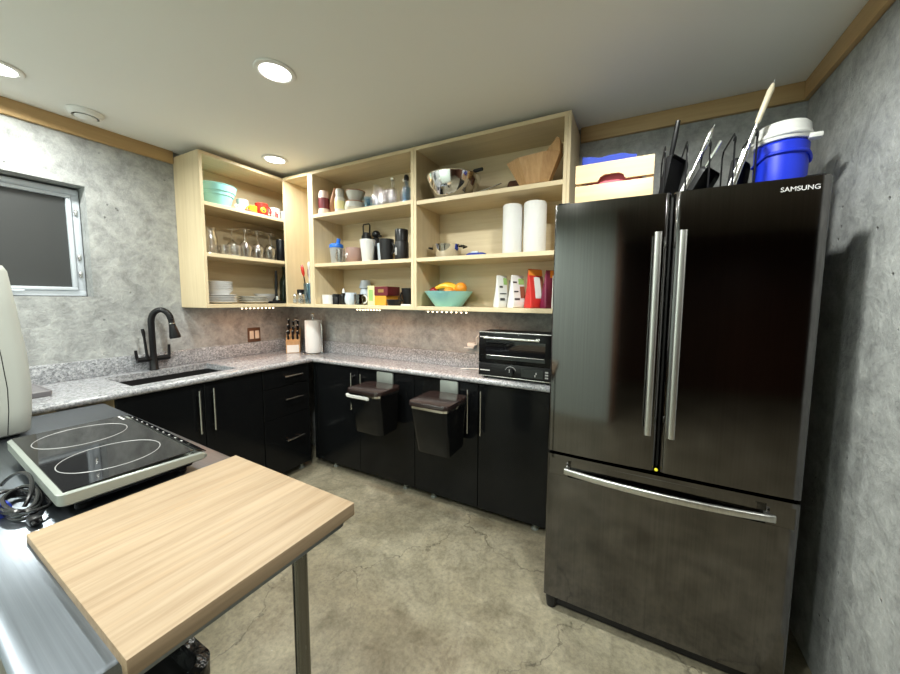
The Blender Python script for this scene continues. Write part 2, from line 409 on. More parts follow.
# window: white aluminium frame in the recess, dark screen
win = thing('window_1', None, None, (-.10, (WY0 + WY1) / 2, WZ0)); struct(win)
def ring_frame(x0, x1, y0, y1, z0, z1, wd, bev=.003):
    m = MB(); m.box(x0, y0, z0, x1, y1, z0 + wd, bev); m.box(x0, y0, z1 - wd, x1, y1, z1, bev)
    m.box(x0, y0, z0 + wd, x1, y0 + wd, z1 - wd, bev); m.box(x0, y1 - wd, z0 + wd, x1, y1, z1 - wd, bev); return m
struct(B(ring_frame(-.15, -.090, WY0 + .003, WY1 - .004, WZ0 + .003, WZ1 - .012, .034), 'window_frame', alu, win))
struct(B(ring_frame(-.125, -.078, WY0 + .035, WY1 - .040, WZ0 + .036, WZ1 - .048, .019), 'window_sash', alu, win))
struct(B(MB().box(-.102, WY0 + .054, WZ0 + .055, -.098, WY1 - .059, WZ1 - .067), 'insect_screen', screen_m, win))
struct(B(MB().box(-.122, WY0 + .054, WZ0 + .055, -.116, WY1 - .059, WZ1 - .067), 'window_pane', glass, win))
m = MB()
for z in (1.86, 1.60, 1.50): m.box(-.0895, WY1 - .030, z, -.083, WY1 - .016, z + .035, .002); m.cyl((-.086, WY1 - .023, z + .012), (-.076, WY1 - .028, z + .004), .003)
struct(B(m, 'window_latch', nickel, win))
m = MB(); m.box(-.0895, -1.80, WZ0 + .012, -.062, -1.66, WZ0 + .034, .006); m.tube([(-.07, -1.66, WZ0 + .026), (-.052, -1.62, WZ0 + .03), (-.052, -1.56, WZ0 + .03)], .006)
struct(B(m, 'crank_handle', alu, win))

# ------------------------------------------------------------------ ceiling fixtures
def downlight(x, y, label, power=1.0):
    o = thing('recessed_light', label, 'ceiling light', (x, y, H), 0, 'recessed ceiling lights')
    B(MB().lathe([(.060, H - .0005), (.082, H - .0005), (.084, H - .004), (.080, H - .008), (.066, H - .010), (.060, H - .006)], (x, y, 0), 32, closed=True), 'trim_ring', whitepl, o)
    B(MB().lathe([(0, H - .005), (.0635, H - .005), (.0635, H - .007), (0, H - .008)], (x, y, 0), 32), 'lens', lens_m, o)
    ld = bpy.data.lights.new('lamp', 'AREA'); ld.shape = 'DISK'; ld.size = .125; ld.energy = LAMP_W * power; ld.color = LAMP_COL; ld.spread = math.radians(168)
    lo = bpy.data.objects.new('lamp_glow', ld); COL.objects.link(lo); lo.parent = o; lo.location = (0, 0, -.012)
    return o
downlight(1.422, -1.104, 'bright round recessed ceiling light in front of the middle cabinet, largest in view')
downlight(.536, -.503, 'round recessed ceiling light close above the corner of the open cabinets', .45)
downlight(.36, -1.66, 'round recessed ceiling light at the left edge, over the window', .7)
downlight(2.85, -1.104, 'round recessed ceiling light above the front of the fridge, out of frame', 1.15)
downlight(4.80, -2.60, 'added unseen fill light in the dark room beside the kitchen, out of frame', 1.3)  # added lamp, lifts the side room mirrored in the right fridge door
downlight(2.25, -2.40, 'added unseen fill light near the steel table, out of frame')  # unseen lamp added to brighten the rear wall mirrored in the left door
downlight(.40, -2.80, 'added unseen fill light in the rear left corner of the room, out of frame')  # added fill, raises the ambient light on walls and ceiling
downlight(1.45, -2.75, 'added unseen wash light before the rear wall, out of frame', 1.0)  # added wall wash, brightens the plaster behind the camera
o = thing('ceiling_vent', 'round white exhaust vent in the ceiling beside the wooden strip', 'ceiling vent', (.187, -1.343, H))
c = (.187, -1.343, 0)
B(MB().lathe([(.055, H - .0005), (.072, H - .0005), (.074, H - .004), (.062, H - .022), (.052, H - .026), (.050, H - .016)], c, 32, closed=True), 'vent_ring', whitepl, o)
B(MB().lathe([(0, H - .020), (.040, H - .022), (.044, H - .028), (.030, H - .036), (0, H - .038)], c, 32), 'vent_disc', whitepl, o)
B(MB().lathe([(0, H - .001), (.051, H - .001), (.051, H - .004), (0, H - .004)], c, 32), 'vent_throat', blackdeep, o)

# ------------------------------------------------------------------ open wall cabinets
ZB, ZT, ZI = 1.318, 2.340, 1.343           # underside, top, inner bottom
DL, DB = .320, .301                         # depths
EDGE = .001
def slab(par, name, x0, y0, z0, x1, y1, z1, mat): return B(MB().box(x0, y0, z0, x1, y1, z1, .0012, 1), name, mat, par)
left = thing('open_wall_cabinet', 'open pale birch wall cabinet on the left wall, holding glasses and plates', 'wall cabinet', (.16, -.45, ZB), 0, 'open birch wall cabinets')
slab(left, 'side_panel', .002, -.883, ZB, DL, -.863, ZT, birch); slab(left, 'side_panel', .002, -.022, ZB, DL, -.003, ZT, birch)
slab(left, 'top_panel', .002, -.863, ZT - .022, DL, -.022, ZT, birch_y); slab(left, 'bottom_panel', .002, -.863, ZB, DL, -.022, ZI, birch_y)
slab(left, 'back_panel', .002, -.863, ZI, .010, -.022, ZT - .022, birch_y)
for z in (2.021, 1.687): slab(left, 'shelf', .010, -.863, z - .024, DL - .002, -.022, z, birch_y)
def cabinet(x0, x1, tl, tr, shelves, label, extra=False):
    o = thing('open_wall_cabinet', label, 'wall cabinet', ((x0 + x1) / 2, -.15, ZB), 0, 'open birch wall cabinets')
    slab(o, 'side_panel', x0, -DB, ZB, x0 + tl, -.003, ZT, birch); slab(o, 'side_panel', x1 - tr, -DB, ZB, x1, -.003, ZT, birch)
    if extra: slab(o, 'side_panel', x1 + .0008, -DB, ZB, x1 + .016, -.003, ZT, birch)
    a, b = x0 + tl, x1 - tr
    slab(o, 'top_panel', a, -DB, ZT - .022, b, -.003, ZT, birch_x); slab(o, 'bottom_panel', a, -DB, ZB, b, -.003, ZI, birch_x)
    slab(o, 'back_panel', a, -.012, ZI, b, -.004, ZT - .022, birch_x)
    for z in shelves: slab(o, 'shelf', a, -DB + .002, z - .025, b, -.012, z, birch_x)
    return o
cabinet(.3215, .6370, .019, .025, (), 'narrow open birch corner cabinet without shelves, at the turn of the row')
cabinet(.6380, 1.5850, .026, .021, (2.021, 1.653), 'open birch wall cabinet in the middle, full of mugs, jars and bottles')
cabinet(1.5860, 2.5300, .021, .018, (2.010, 1.653), 'open birch wall cabinet on the right, holding basket and paper towels', True)

def led_strip(x0, y0, x1, y1, label, n=9):
    cx, cy = (x0 + x1) / 2, (y0 + y1) / 2
    o = thing('led_strip', label, 'light strip', (cx, cy, ZB - .001), 0, 'warm light strips under the cabinets')
    d = Vector((x1 - x0, y1 - y0, 0)); L = d.length; d.normalize(); nrm = Vector((-d.y, d.x, 0)) * .006
    m = MB(); p = [Vector((x0, y0, 0)) - nrm, Vector((x1, y1, 0)) - nrm, Vector((x1, y1, 0)) + nrm, Vector((x0, y0, 0)) + nrm]
    m.loft([[(q.x, q.y, ZB - .006) for q in p], [(q.x, q.y, ZB - .001) for q in p]]); B(m, 'housing', whitepl, o)
    for i in range(n):
        q = Vector((x0, y0, 0)) + d * (L * (i + .5) / n)
        B(MB().ball((q.x, q.y, ZB - .008), .0052, (1, 1, .9), 10, 6), 'diode', led_m, o)
    ld = bpy.data.lights.new('strip', 'AREA'); ld.shape = 'RECTANGLE'; ld.size = L; ld.size_y = .012; ld.energy = LED_W; ld.color = LED_COL
    lo = bpy.data.objects.new('strip_glow', ld); COL.objects.link(lo); lo.parent = o
    lo.rotation_euler = (0, 0, math.atan2(d.y, d.x)); lo.location = (0, 0, -.015)
led_strip(.298, -.656, .298, -.386, 'row of warm diodes under the left wall cabinet, near the outlet')
led_strip(1.062, -.280, 1.294, -.280, 'row of warm diodes under the middle wall cabinet')
led_strip(1.665, -.280, 1.974, -.280, 'row of warm diodes under the right wall cabinet, left of the toaster oven')

# ------------------------------------------------------------------ countertop with backsplash
CZ, CT = .91, .872
SX0, SX1, SY0, SY1 = .105, .475, -1.335, -.792
o = thing('countertop', 'L shaped speckled grey granite countertop on the black base cabinets', 'countertop', (.3, -.6, CT))
m = MB()
m.box(.002, -2.3, CT, .551, SY0, CZ); m.box(.002, SY1, CT, .551, -.002, CZ); m.box(.002, SY0, CT, SX0, SY1, CZ); m.box(SX1, SY0, CT, .551, SY1, CZ)
m.box(.551, -.249, CT, 2.553, -.002, CZ)
def nose(m, a, b, nrm):
    rings = []
    for p in (a, b):
        rings.append([(p[0] + nrm[0] * .019 * math.cos(t), p[1] + nrm[1] * .019 * math.cos(t), CT + .019 + .019 * math.sin(t)) for t in [-PI / 2 + PI * k / 8 for k in range(9)]])
    m.loft(rings)
nose(m, (.551, -2.3), (.551, -.249), (1, 0)); nose(m, (.551, -.249), (2.553, -.249), (0, -1))
B(m, 'worktop', granite, o)
m = MB(); m.box(.002, -2.3, CZ + .0005, .022, -.003, 1.014, .003); B(m, 'backsplash', granite, o)
m = MB(); m.box(.0225, -.022, CZ + .0005, 2.553, -.003, 1.014, .003); B(m, 'backsplash', granite, o)

o = thing('sink', 'black rectangular composite sink sunk in the granite countertop below the window', 'sink', (.29, -1.06, .70))
m = MB(); zt = CT - .0015
R0 = m.rrect((SX1 - SX0) / 2 + .012, (SY1 - SY0) / 2 + .012, .03, 4, (.29, -1.0635)); R1 = m.rrect((SX1 - SX0) / 2 - .004, (SY1 - SY0) / 2 - .004, .03, 4, (.29, -1.0635))
R2 = m.rrect((SX1 - SX0) / 2 - .02, (SY1 - SY0) / 2 - .02, .05, 4, (.29, -1.0635)); R3 = m.rrect((SX1 - SX0) / 2 + .006, (SY1 - SY0) / 2 + .006, .04, 4, (.29, -1.0635))
m.loft([[(*p, z) for p in R] for R, z in ((R2, .70), (R1, .73), (R1, zt), (R0, zt), (R0, zt - .01), (R3, zt - .012), (R3, .69))], cap0=True, cap1=True)
B(m, 'basin', blackmat, o)
B(MB().lathe([(0, .7005), (.038, .7005), (.042, .704), (.03, .703), (0, .702)], (.29, -1.06, 0), 24), 'drain', nickel, o)
fz = CZ
o = thing('faucet', 'tall black gooseneck faucet with pull-down spray behind the sink', 'faucet', (.062, -1.1, CZ))
fx, fy_ = .064, -1.082
B(MB().lathe([(.026, CZ), (.026, CZ + .006), (.022, CZ + .012), (.021, CZ + .085), (.018, CZ + .1), (.0165, CZ + .13)], (fx, fy_, .0006), 20), 'base_column', blackplastic, o)
sp = [(fx, fy_, CZ + .12), (fx, fy_, CZ + .315)]
dx_, dy_ = .70, .71
for i in range(1, 13):
    a = PI - math.radians(165) * i / 12; q = .054 + .054 * math.cos(a); sp.append((fx + q * dx_, fy_ + q * dy_, CZ + .315 + .080 * math.sin(a)))
B(MB().tube(sp, .0175, 14), 'spout', blackplastic, o)
e0 = Vector(sp[-1]); dn = (Vector(sp[-1]) - Vector(sp[-2])).normalized(); dn = (dn + Vector((.0, .02, -1)) * .9).normalized()
B(MB().tube([e0, e0 + dn * .03, e0 + dn * .05, e0 + dn * .115, e0 + dn * .13], [.0165, .0165, .019, .030, .029], 16), 'spray_head', blackplastic, o)
B(MB().tube([e0 + dn * .028, e0 + dn * .034], [.0172, .0172], 16), 'collar', nickel, o)
m = MB(); m.cyl((fx, fy_ - .085, CZ + .075), (fx, fy_ + .085, CZ + .075), .017); B(m, 'cross_bar', blackplastic, o)
for s_, hh in ((-1, .065), (1, .085)):
    B(MB().tube([(fx, fy_ + s_ * .075, CZ + .075), (fx, fy_ + s_ * .084, CZ + .09), (fx, fy_ + s_ * .087, CZ + .075 + hh)], [.011, .009, .0075], 10), 'lever', blackplastic, o)
B(MB().tube([(fx + .01, fy_ - .035, CZ + .08), (fx + .012, fy_ - .037, CZ + .11), (fx + .016, fy_ - .046, CZ + .22), (fx + .016, fy_ - .048, CZ + .25), (fx + .014, fy_ - .052, CZ + .275)], [.013, .008, .0065, .010, .008], 10), 'filter_spout', blackplastic, o)

o = thing('tray', 'dark grey flat tray on the countertop left of the sink', 'tray', (.27, -1.72, CZ))
m = MB(); m.rloft([(CZ + .001, .132, .165, .012), (CZ + .024, .135, .168, .014), (CZ + .027, .133, .166, .013), (CZ + .027, .128, .161, .01), (CZ + .022, .125, .158, .01)], (.245, -1.755)); B(m, 'tray_body', purplegrey, o)

# ------------------------------------------------------------------ base cabinets
def bar_handle(par, a, b, out):
    a, b, out = Vector(a), Vector(b), Vector(out)
    d = (b - a).normalized(); m = MB(); m.cyl(a + out, b + out, .006, None, 12)
    for p in (a + d * .03, b - d * .03): m.cyl(p + out * .0, p + out, .0045, None, 8)
    return B(m, 'handle', nickel, par)
def leg(par, x, y, h=.1): return B(MB().lathe([(.022, 0), (.022, .006), (.014, .012), (.014, h - .012), (.026, h - .008), (.026, h)], (x, y, 0), 14), 'leg', silver_pl, par)
FX, FYB = .545, -.243                       # front planes of the left run and the back run
def carcass_left(o, y0, y1, mat, topz=.868):
    m = MB(); m.box(.025, y0, .1, FX - .021, y0 + .016, topz); m.box(.025, y1 - .016, .1, FX - .021, y1, topz); m.box(.025, y0 + .016, .1, FX - .021, y1 - .016, .116); m.box(.025, y0 + .016, .116, .033, y1 - .016, .66)
    B(m, 'carcass', mat, o)
    for x in (.09, FX - .06):
        for y in (y0 + .05, y1 - .05): leg(o, x, y)
o = thing('base_cabinet', 'black gloss base cabinet with two doors under the sink', 'base cabinet', (.3, -1.05, 0), 0, 'black base cabinets')
carcass_left(o, -1.425, -.668, birch)
for y0, y1, hy in ((-1.423, -1.033, -1.069), (-1.029, -.670, -.992)):
    dr = B(MB().box(FX - .019, y0, .06, FX, y1, .866, .0015, 1), 'door', blackgloss, o); bar_handle(dr, (FX, hy, .568), (FX, hy, .832), (.032, 0, 0))
o = thing('base_cabinet', 'black gloss base cabinet with three drawers, left of the corner', 'base cabinet', (.3, -.48, 0), 0, 'black base cabinets')
carcass_left(o, -.665, -.285, blackmat)
for z0, z1, hz in ((.728, .866, .802), (.500, .724, .628), (.06, .496, .313)):
    dr = B(MB().box(FX - .019, -.664, z0, FX, -.286, z1, .0015, 1), 'drawer', blackgloss, o); bar_handle(dr, (FX, -.516, hz), (FX, -.366, hz), (.032, 0, 0))
o = thing('base_cabinet', 'pale open base cabinet without door at the left end of the counter', 'base cabinet', (.3, -1.85, 0), 0, 'black base cabinets')
carcass_left(o, -2.25, -1.618, birch)
B(MB().box(FX - .019, -1.70, .1, FX, -1.618, .866, .001, 1), 'filler_strip', birch, o)
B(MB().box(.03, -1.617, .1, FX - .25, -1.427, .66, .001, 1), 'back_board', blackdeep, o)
def cab_back(x0, x1, xm, hx, label):
    o = thing('base_cabinet', label, 'base cabinet', ((x0 + x1) / 2, -.13, 0), 0, 'black base cabinets')
    m = MB(); yb = FYB + .021
    m.box(x0, yb, .1, x0 + .016, -.025, .868); m.box(x1 - .016, yb, .1, x1, -.025, .868); m.box(x0 + .016, yb, .1, x1 - .016, -.025, .116); m.box(x0 + .016, -.033, .116, x1 - .016, -.025, .868)
    B(m, 'carcass', blackmat, o)
    for x in (x0 + .12, x1 - .12):
        for y in (FYB + .06, -.07): leg(o, x, y)
    out = []
    for a, b, h in ((x0 + .001, xm - .002, hx[0]), (xm + .002, x1 - .001, hx[1])):
        dr = B(MB().box(a, FYB, .06, b, FYB + .019, .866, .0015, 1), 'door', blackgloss, o); bar_handle(dr, (h, FYB, .552), (h, FYB, .832), (0, -.032, 0)); out.append(dr)
    return o
cab_back(.60, 1.546, 1.042, (.992, 1.086), 'black gloss two-door base cabinet with one hanging bin, by the corner')
cab_back(1.548, 2.510, 2.030, (1.968, 2.057), 'black gloss two-door base cabinet under the toaster oven, beside the fridge')
tag(B(MB().box(.546, FYB + .001, .06, .598, FYB + .02, .866, .001, 1), 'filler_panel', blackgloss), 'narrow black filler panel in the inner corner of the base cabinets', 'filler panel')

# bins hung over the doors
def hang_bin(x0, x1, y0, y1, zl, zb, px0, px1, label, bag, rz):
    cx, cy = (x0 + x1) / 2, (y0 + y1) / 2; hx, hy = (x1 - x0) / 2, (y1 - y0) / 2
    o = thing('hanging_bin', label, 'bin', (cx, cy, zb), 0, 'bins hung over the cabinet doors')
    m = MB(); m.rloft([(zb, hx * .80, hy * .74, .03, 0, hy * .22), (zb + .012, hx * .83, hy * .78, .035, 0, hy * .2), (zl - .10, hx * .93, hy * .92, .04, 0, hy * .06), (zl - .03, hx * .97, hy * .97, .04)], (cx, cy), 5); B(m, 'bucket', blackgloss, o)
    m = MB(); m.rloft([(zl - .034, hx * .99, hy * .99, .04), (zl - .020, hx * 1.005, hy * 1.005, .042)], (cx, cy), 5); B(m, 'rim', chrome, o)
    if bag:
        m = MB(); m.rloft([(zl - .066, hx * .52, hy * .2, .02, .02, .004), (zl - .052, hx * .70, hy * .30, .02), (zl - .036, hx * .72, hy * .32, .02)], (cx - hx * .29, cy - hy * .70), 5); m.noise(.003, 16, 3); B(m, 'liner_edge', whitepl, o)
    m = MB(); m.rloft([(zl - .019, hx, hy, .04), (zl - .004, hx * 1.01, hy * 1.01, .042), (zl + .004, hx * .985, hy * .98, .04), (zl + .006, hx * .9, hy * .88, .04)], (cx, cy), 5); B(m, 'bin_lid', lidplastic, o)
    m = MB(); m.box(px0, FYB - .016, zl - .01, px1, FYB - .0025, .862, .002); m.box(px0 + .005, FYB - .016, .8625, px1 - .005, FYB - .006, .866, .001); B(m, 'hook_plate', silver_pl, o)
    m = MB(); m.box(px0 + .01, y1 + .0005, zl - .06, px1 - .01, FYB - .0165, zl - .02, .001); B(m, 'bracket', blackplastic, o)
hang_bin(1.185, 1.472, -.520, -.284, .795, .495, 1.228, 1.372, 'black hanging bin with lid and white liner showing, nearer the corner', True, 0)
hang_bin(1.712, 1.985, -.560, -.288, .795, .480, 1.760, 1.890, 'black hanging bin with bare steel rim, on the door below the toaster oven', False, 0)

# ------------------------------------------------------------------ refrigerator
F0, F1, FY = 2.560, 3.386, -.690
FM = (F0 + F1) / 2
o = thing('refrigerator', 'tall black stainless french-door refrigerator with freezer drawer, against the right wall', 'refrigerator', (FM, -.36, 0))
B(MB().box(F0 + .006, FY + .085, .05, F1 - .006, -.03, 1.757, .004), 'cabinet_body', blacksteel_side, o)
def door_prof(x0, x1, bulge, rl, rr, back):
    pts = [(x1, back), (x0, back)]; n = 14
    for k in range(7): a = PI - (PI / 2) * k / 6; pts.append((x0 + rl + rl * math.cos(a), FY + rl - rl * math.sin(a)))
    for k in range(1, n): t = k / n; x = x0 + rl + (x1 - x0 - rl - rr) * t; pts.append((x, FY - bulge * math.sin(PI * t)))
    for k in range(7): a = PI / 2 - (PI / 2) * k / 6; pts.append((x1 - rr + rr * math.cos(a), FY + rr - rr * math.sin(a)))
    return pts
def door(x0, x1, z0, z1, nm, rl, rr, bulge=.004):
    m = MB(); p = door_prof(x0, x1, bulge, rl, rr, FY + .075)
    m.loft([[(*q, z0) for q in p], [(*q, z1) for q in p]])
    return B(m, nm, blacksteel, o, ang=25)
ZG = .735
dl = door(F0, FM - .004, ZG + .008, 1.776, 'door', .008, .022)
dr_ = door(FM + .004, F1, ZG + .008, 1.776, 'door', .022, .012)
B(MB().box(FM - .003, FY + .03, ZG + .02, FM + .003, FY + .07, 1.765), 'door_gasket', blackdeep, o)
def fr_handle(par, x):
    m = MB(); y = FY - .048
    R = [m.rrect(.0115, .0115, .006, 3)]
    m.loft([[(x + p[0], y + p[1], z) for p in R[0]] for z in (.898, 1.632)])
    for z in (.93, 1.60): m.box(x - .007, y, z - .012, x + .007, FY + .004, z + .012, .003)
    B(m, 'handle', fridge_handle_m, par)
fr_handle(dl, FM - .041); fr_handle(dr_, FM + .033)
# freezer drawer with a recessed grip
m = MB(); p = door_prof(F0, F1, .004, .008, .012, FY + .075)
m.loft([[(*q, z) for q in p] for z in (.072, .640)])
m.loft([[(*q, z) for q in p] for z in (.712, ZG - .006)])
pl = door_prof(F0, F0 + .088, 0, .008, .001, FY + .075); m.loft([[(*q, z) for q in pl] for z in (.640, .712)])
pr_ = door_prof(F1 - .088, F1, 0, .001, .012, FY + .075); m.loft([[(*q, z) for q in pr_] for z in (.640, .712)])
m.box(F0 + .088, FY + .045, .640, F1 - .088, FY + .075, .712)
fd = B(m, 'freezer_drawer', blacksteel, o, ang=25)
pts = []; hw = (F1 - F0) / 2 - .075
for k in range(25):
    t = -1 + 2 * k / 24; pts.append((FM + .003 + hw * t, FY - .026 - .030 * (1 - t * t), .676))
m = MB(); rings = []
for k, q in enumerate(pts):
    t0 = Vector(pts[min(k + 1, 24)]) - Vector(pts[max(k - 1, 0)]); t0.normalize(); nrm = Vector((-t0.y, t0.x, 0)); 
    rings.append([(q[0] + nrm.x * a, q[1] + nrm.y * a, q[2] + b) for a, b in m.rrect(.007, .0125, .005, 3)])
m.loft(rings); [m.box(FM + sx * (hw - .012) - .008, FY - .03, .668, FM + sx * (hw - .012) + .008, FY + .004, .684, .002) for sx in (-1, 1)]; B(m, 'handle', fridge_handle_m, fd)
B(MB().box(F0 + .02, FY + .03, .012, F1 - .02, FY + .09, .066, .006), 'kick_plate', blackplastic, o)
for x in (F0 + .03, F1 - .03):
    B(MB().rloft([(.0, .022, .035, .02), (.04, .026, .042, .02), (.068, .026, .042, .02)], (x, FY + .052)), 'foot_cover', blackplastic, o)
for x in (F0 + .03, F1 - .03): B(MB().box(x - .024, FY + .03, 1.7765, x + .024, FY + .08, 1.79, .004), 'hinge_cover', blackplastic, o)
B(MB().box(F1 + .0005, FY + .065, .97, F1 + .006, FY + .085, 1.05, .002), 'side_hinge', silver_pl, o)
text('logo', 'SAMSUNG', .0205, logo_m, dr_, Matrix.Translation((3.310, FY - .0035, 1.742)) @ FACE_FRONT, .0008, 1.0)
B(MB().lathe([(0, 0), (.006, 0), (.006, -.003), (0, -.004)], (FM - .003, FY - .0002, ZG + .016), 12, 'y'), 'round_sticker', yellow_mag, dl)

# on top of the refrigerator
TZ = 1.7575
cr = thing('wooden_crate', 'slatted pine crate with hand hole on top of the fridge, left side', 'crate', (2.768, -.45, TZ))
x0, x1, y0, y1 = 2.622, 2.912, -.600, -.27
z0 = TZ + .002
for a, b in ((y0, y0 + .012), (y1 - .012, y1)):
    m = MB()
    if a == y0:      # grip cut into the lower edge of the upper board
        up = [(x0, z0 + .118), (x0 + .088, z0 + .118), (x0 + .098, z0 + .135), (x0 + .115, z0 + .143), (x0 + .165, z0 + .143), (x0 + .182, z0 + .135), (x0 + .192, z0 + .118), (x1, z0 + .118), (x1, z0 + .192), (x0, z0 + .192)]
        m.prism(up, 'y', a, b)
    else: m.box(x0, a, z0 + .112, x1, b, z0 + .192, .002)
    B(m, 'end_board', crate_m, cr, ang=30)
    B(MB().box(x0, a, z0, x1, b, z0 + .108, .002), 'end_board', crate_m, cr)
for a, b in ((x0, x0 + .010), (x1 - .010, x1)):
    for zz in (.004, .070, .136): B(MB().box(a, y0 + .0125, z0 + zz, b, y1 - .0125, z0 + zz + .052, .002), 'slat', crate_m, cr)
B(MB().box(x0 + .0105, y0 + .0125, z0, x1 - .0105, y1 - .0125, z0 + .008), 'bottom_board', crate_m, cr)
for xx in (x0 + .0185, x1 - .0185):
    for yy in (y0 + .0205, y1 - .0205): B(MB().box(xx - .0075, yy - .0075, z0 + .0085, xx + .0075, yy + .0075, z0 + .150), 'corner_post', crate_m, cr)
m = MB(); m.rloft([(z0 + .009, .115, .12, .03), (z0 + .06, .118, .125, .04), (z0 + .11, .117, .122, .04), (z0 + .150, .10, .115, .04)], (2.767, -.458), 5); m.noise(.004, 22, 1)
tag(B(m, 'folded_cloth', redcloth, ang=60), 'pinkish red cloth bundle seen through the hand hole of the crate', 'cloth')
def cloth(name, z, hx, hy, cx, cy, amp, seed, th, label, mat, dz=0):
    m = MB(); n = 14; g = [[None] * (n + 1) for _ in range(n + 1)]
    from mathutils import noise as N
    rows = []
    for lv in (0, 1):
        for j in range(n + 1):
            for i in range(n + 1):
                x = -hx + 2 * hx * i / n; y = -hy + 2 * hy * j / n
                h = amp * (N.noise(Vector((x * 9 + seed, y * 9, 0))) + .5 * N.noise(Vector((x * 22, y * 22, seed)))) + dz * (-(x / hx)) * .5
                rows.append(m.bm.verts.new((cx + x + .008 * N.noise(Vector((y * 20, seed, 1))), cy + y + .01 * N.noise(Vector((x * 20, seed, 2))), max(z, z + amp * 1.2 + h) + th * lv)))
    k = (n + 1) ** 2
    for j in range(n):
        for i in range(n):
            a = j * (n + 1) + i; q = (a, a + 1, a + n + 2, a + n + 1)
            m.bm.faces.new([rows[v + k] for v in q]); m.bm.faces.new([rows[v] for v in reversed(q)])
    edge = [(i, 0) for i in range(n)] + [(n, j) for j in range(n)] + [(i, n) for i in range(n, 0, -1)] + [(0, j) for j in range(n, 0, -1)]
    for e, (i, j) in enumerate(edge):
        i2, j2 = edge[(e + 1) % len(edge)]; a, b = j * (n + 1) + i, j2 * (n + 1) + i2
        m.bm.faces.new((rows[a], rows[b], rows[b + k], rows[a + k]))
    return tag(B(m, name, mat, ang=70), label, 'cloth')
cloth('folded_cloth', z0 + .180, .105, .10, 2.745, -.45, .013, 5, .040, 'royal blue folded cloth lying across the top of the pine crate', bluecloth, .02)

rk = thing('wire_rack', 'black wire rack holding pans and lids upright on top of the fridge', 'rack', (3.09, -.47, TZ))
def U(x, h, y0=-.56, y1=-.36): return [(x, y0, TZ + .006), (x, y0, TZ + h - .02), (x, y0 + .02, TZ + h), (x, y1 - .02, TZ + h), (x, y1, TZ + h - .02), (x, y1, TZ + .006)]
for x, h in ((2.948, .235), (3.020, .240), (3.092, .235), (3.164, .240), (3.226, .245)):
    m = MB(); m.tube(U(x, h), .0032, 7); m.tube(arc((-.555, TZ + h - .03), .014, 20, 250, 8, 'yz', x), .0028, 6); B(m, 'divider', blackplastic, rk)
m = MB()
for y in (-.56, -.36): m.cyl((2.935, y, TZ + .0045), (3.240, y, TZ + .0045), .004, None, 8)
for y, z in ((-.36, .075),): m.cyl((2.945, y, TZ + z), (3.228, y, TZ + z), .003, None, 8)
B(m, 'rack_base', blackplastic, rk)
def flat_pan(name, x, tilt, hx, hz, mat, label, cat, y=-.46, hlen=.17, hmat=None, hoff=0.0, hr=.008):
    t = thing(name, label, cat, (x, y, TZ + .012), 0, None, world=False); t.rotation_euler = (0, tilt, math.radians(-28))
    m = MB()
    rings = []
    for xx, s_ in ((-.006, .90), (-.006, .97), (.004, 1.0), (.016, 1.0), (.016, .97), (.001, .93), (.000, .5)):
        rings.append([(xx, p[0] * s_, hz + p[1] * s_) for p in m.rrect(hx, hz, .022, 4)])
    m.loft(rings); B(m, 'pan_body', mat, t)
    if hlen:
        m = MB(); yy = hoff
        m.tube([(.004, yy - hx + .02 + .0, hz * 1.7), (.006, yy - hx + .015, hz * 2.0), (.008, yy - hx + .010, hz * 2 + hlen * .5), (.008, yy - hx + .008, hz * 2 + hlen)], [hr * .7, hr, hr * 1.2, hr], 10); B(m, 'handle', hmat or blackplastic, t)
    return t
flat_pan('griddle_pan', 2.966, .16, .075, .098, blackmat, 'black griddle pan standing upright in the rack, handle up, next to the crate', 'pan', -.47, .115, blackplastic)
def utensil(name, x, tilt, L, label, cat, y=-.50, handle=None, mats=(nickel, nickel), grip=.10, r_=.006):
    t = thing(name, label, cat, (x, y, TZ + .012), 0, None, world=False); t.rotation_euler = (.02, tilt, 0)
    m = MB(); m.tube([(0, 0, 0), (0, 0, L - grip)], [r_ * .9, r_], 10); m.rloft([(.0, .013, .003, .003), (L * .45, .010, .003, .003)], (0, 0), 2); B(m, 'shaft', mats[0], t)
    m = MB(); m.tube([(0, 0, L - grip), (0, 0, L - grip + .01), (0, 0, L - .02), (0, 0, L)], [r_, r_ * 1.7, r_ * 1.9, r_ * .9], 10); B(m, 'handle', mats[1], t)
    m = MB(); m.tube([(0, 0, L - .001), (0, 0, L + .014)], [.002, .0016], 6); B(m, 'tip', nickel, t)
    return t
utensil('steel_lid', 3.000, .36, .285, 'thin steel turner with bright handle leaning in the rack, left of the black pan lid', 'turner', -.52, None, (nickel, nickel), .085, .0055).name = 'steel_turner'
flat_pan('pan_lid', 3.040, .52, .070, .075, blackmat, 'black flat pan tilted in the middle of the rack with a short handle', 'pan', -.46, .085, nickel, 0, .0055)
utensil('sharpening_steel', 3.155, .28, .392, 'long sharpening steel with cream handle poking high out of the rack', 'sharpening steel', -.53, None, (nickel, M('cream_handle', (.70, .62, .46), .35)), .130, .0052)
flat_pan('saute_lid', 3.190, .10, .070, .078, blackmat, 'small black pan upright in the rack beside the blue cooler', 'pan', -.45, 0)
cj = thing('cooler_jug', 'small blue cooler jug with white lid on top of the fridge, in the corner', 'cooler', (3.326, -.44, TZ))
cc = (3.326, -.44, 0); z = TZ + .001
B(MB().lathe([(0, z), (.070, z), (.074, z + .006), (.076, z + .10), (.077, z + .195), (.070, z + .205), (0, z + .205)], cc, 32), 'jug_body', cooler_blue, cj)
m = MB(); ring = [(cc[0] + .0795 * math.cos(a), cc[1] + .0795 * math.sin(a), z + .160 - .022 * max(0, -math.cos((a + PI / 2) * 2)) ) for a in [PI + PI * k / 20 for k in range(21)]]
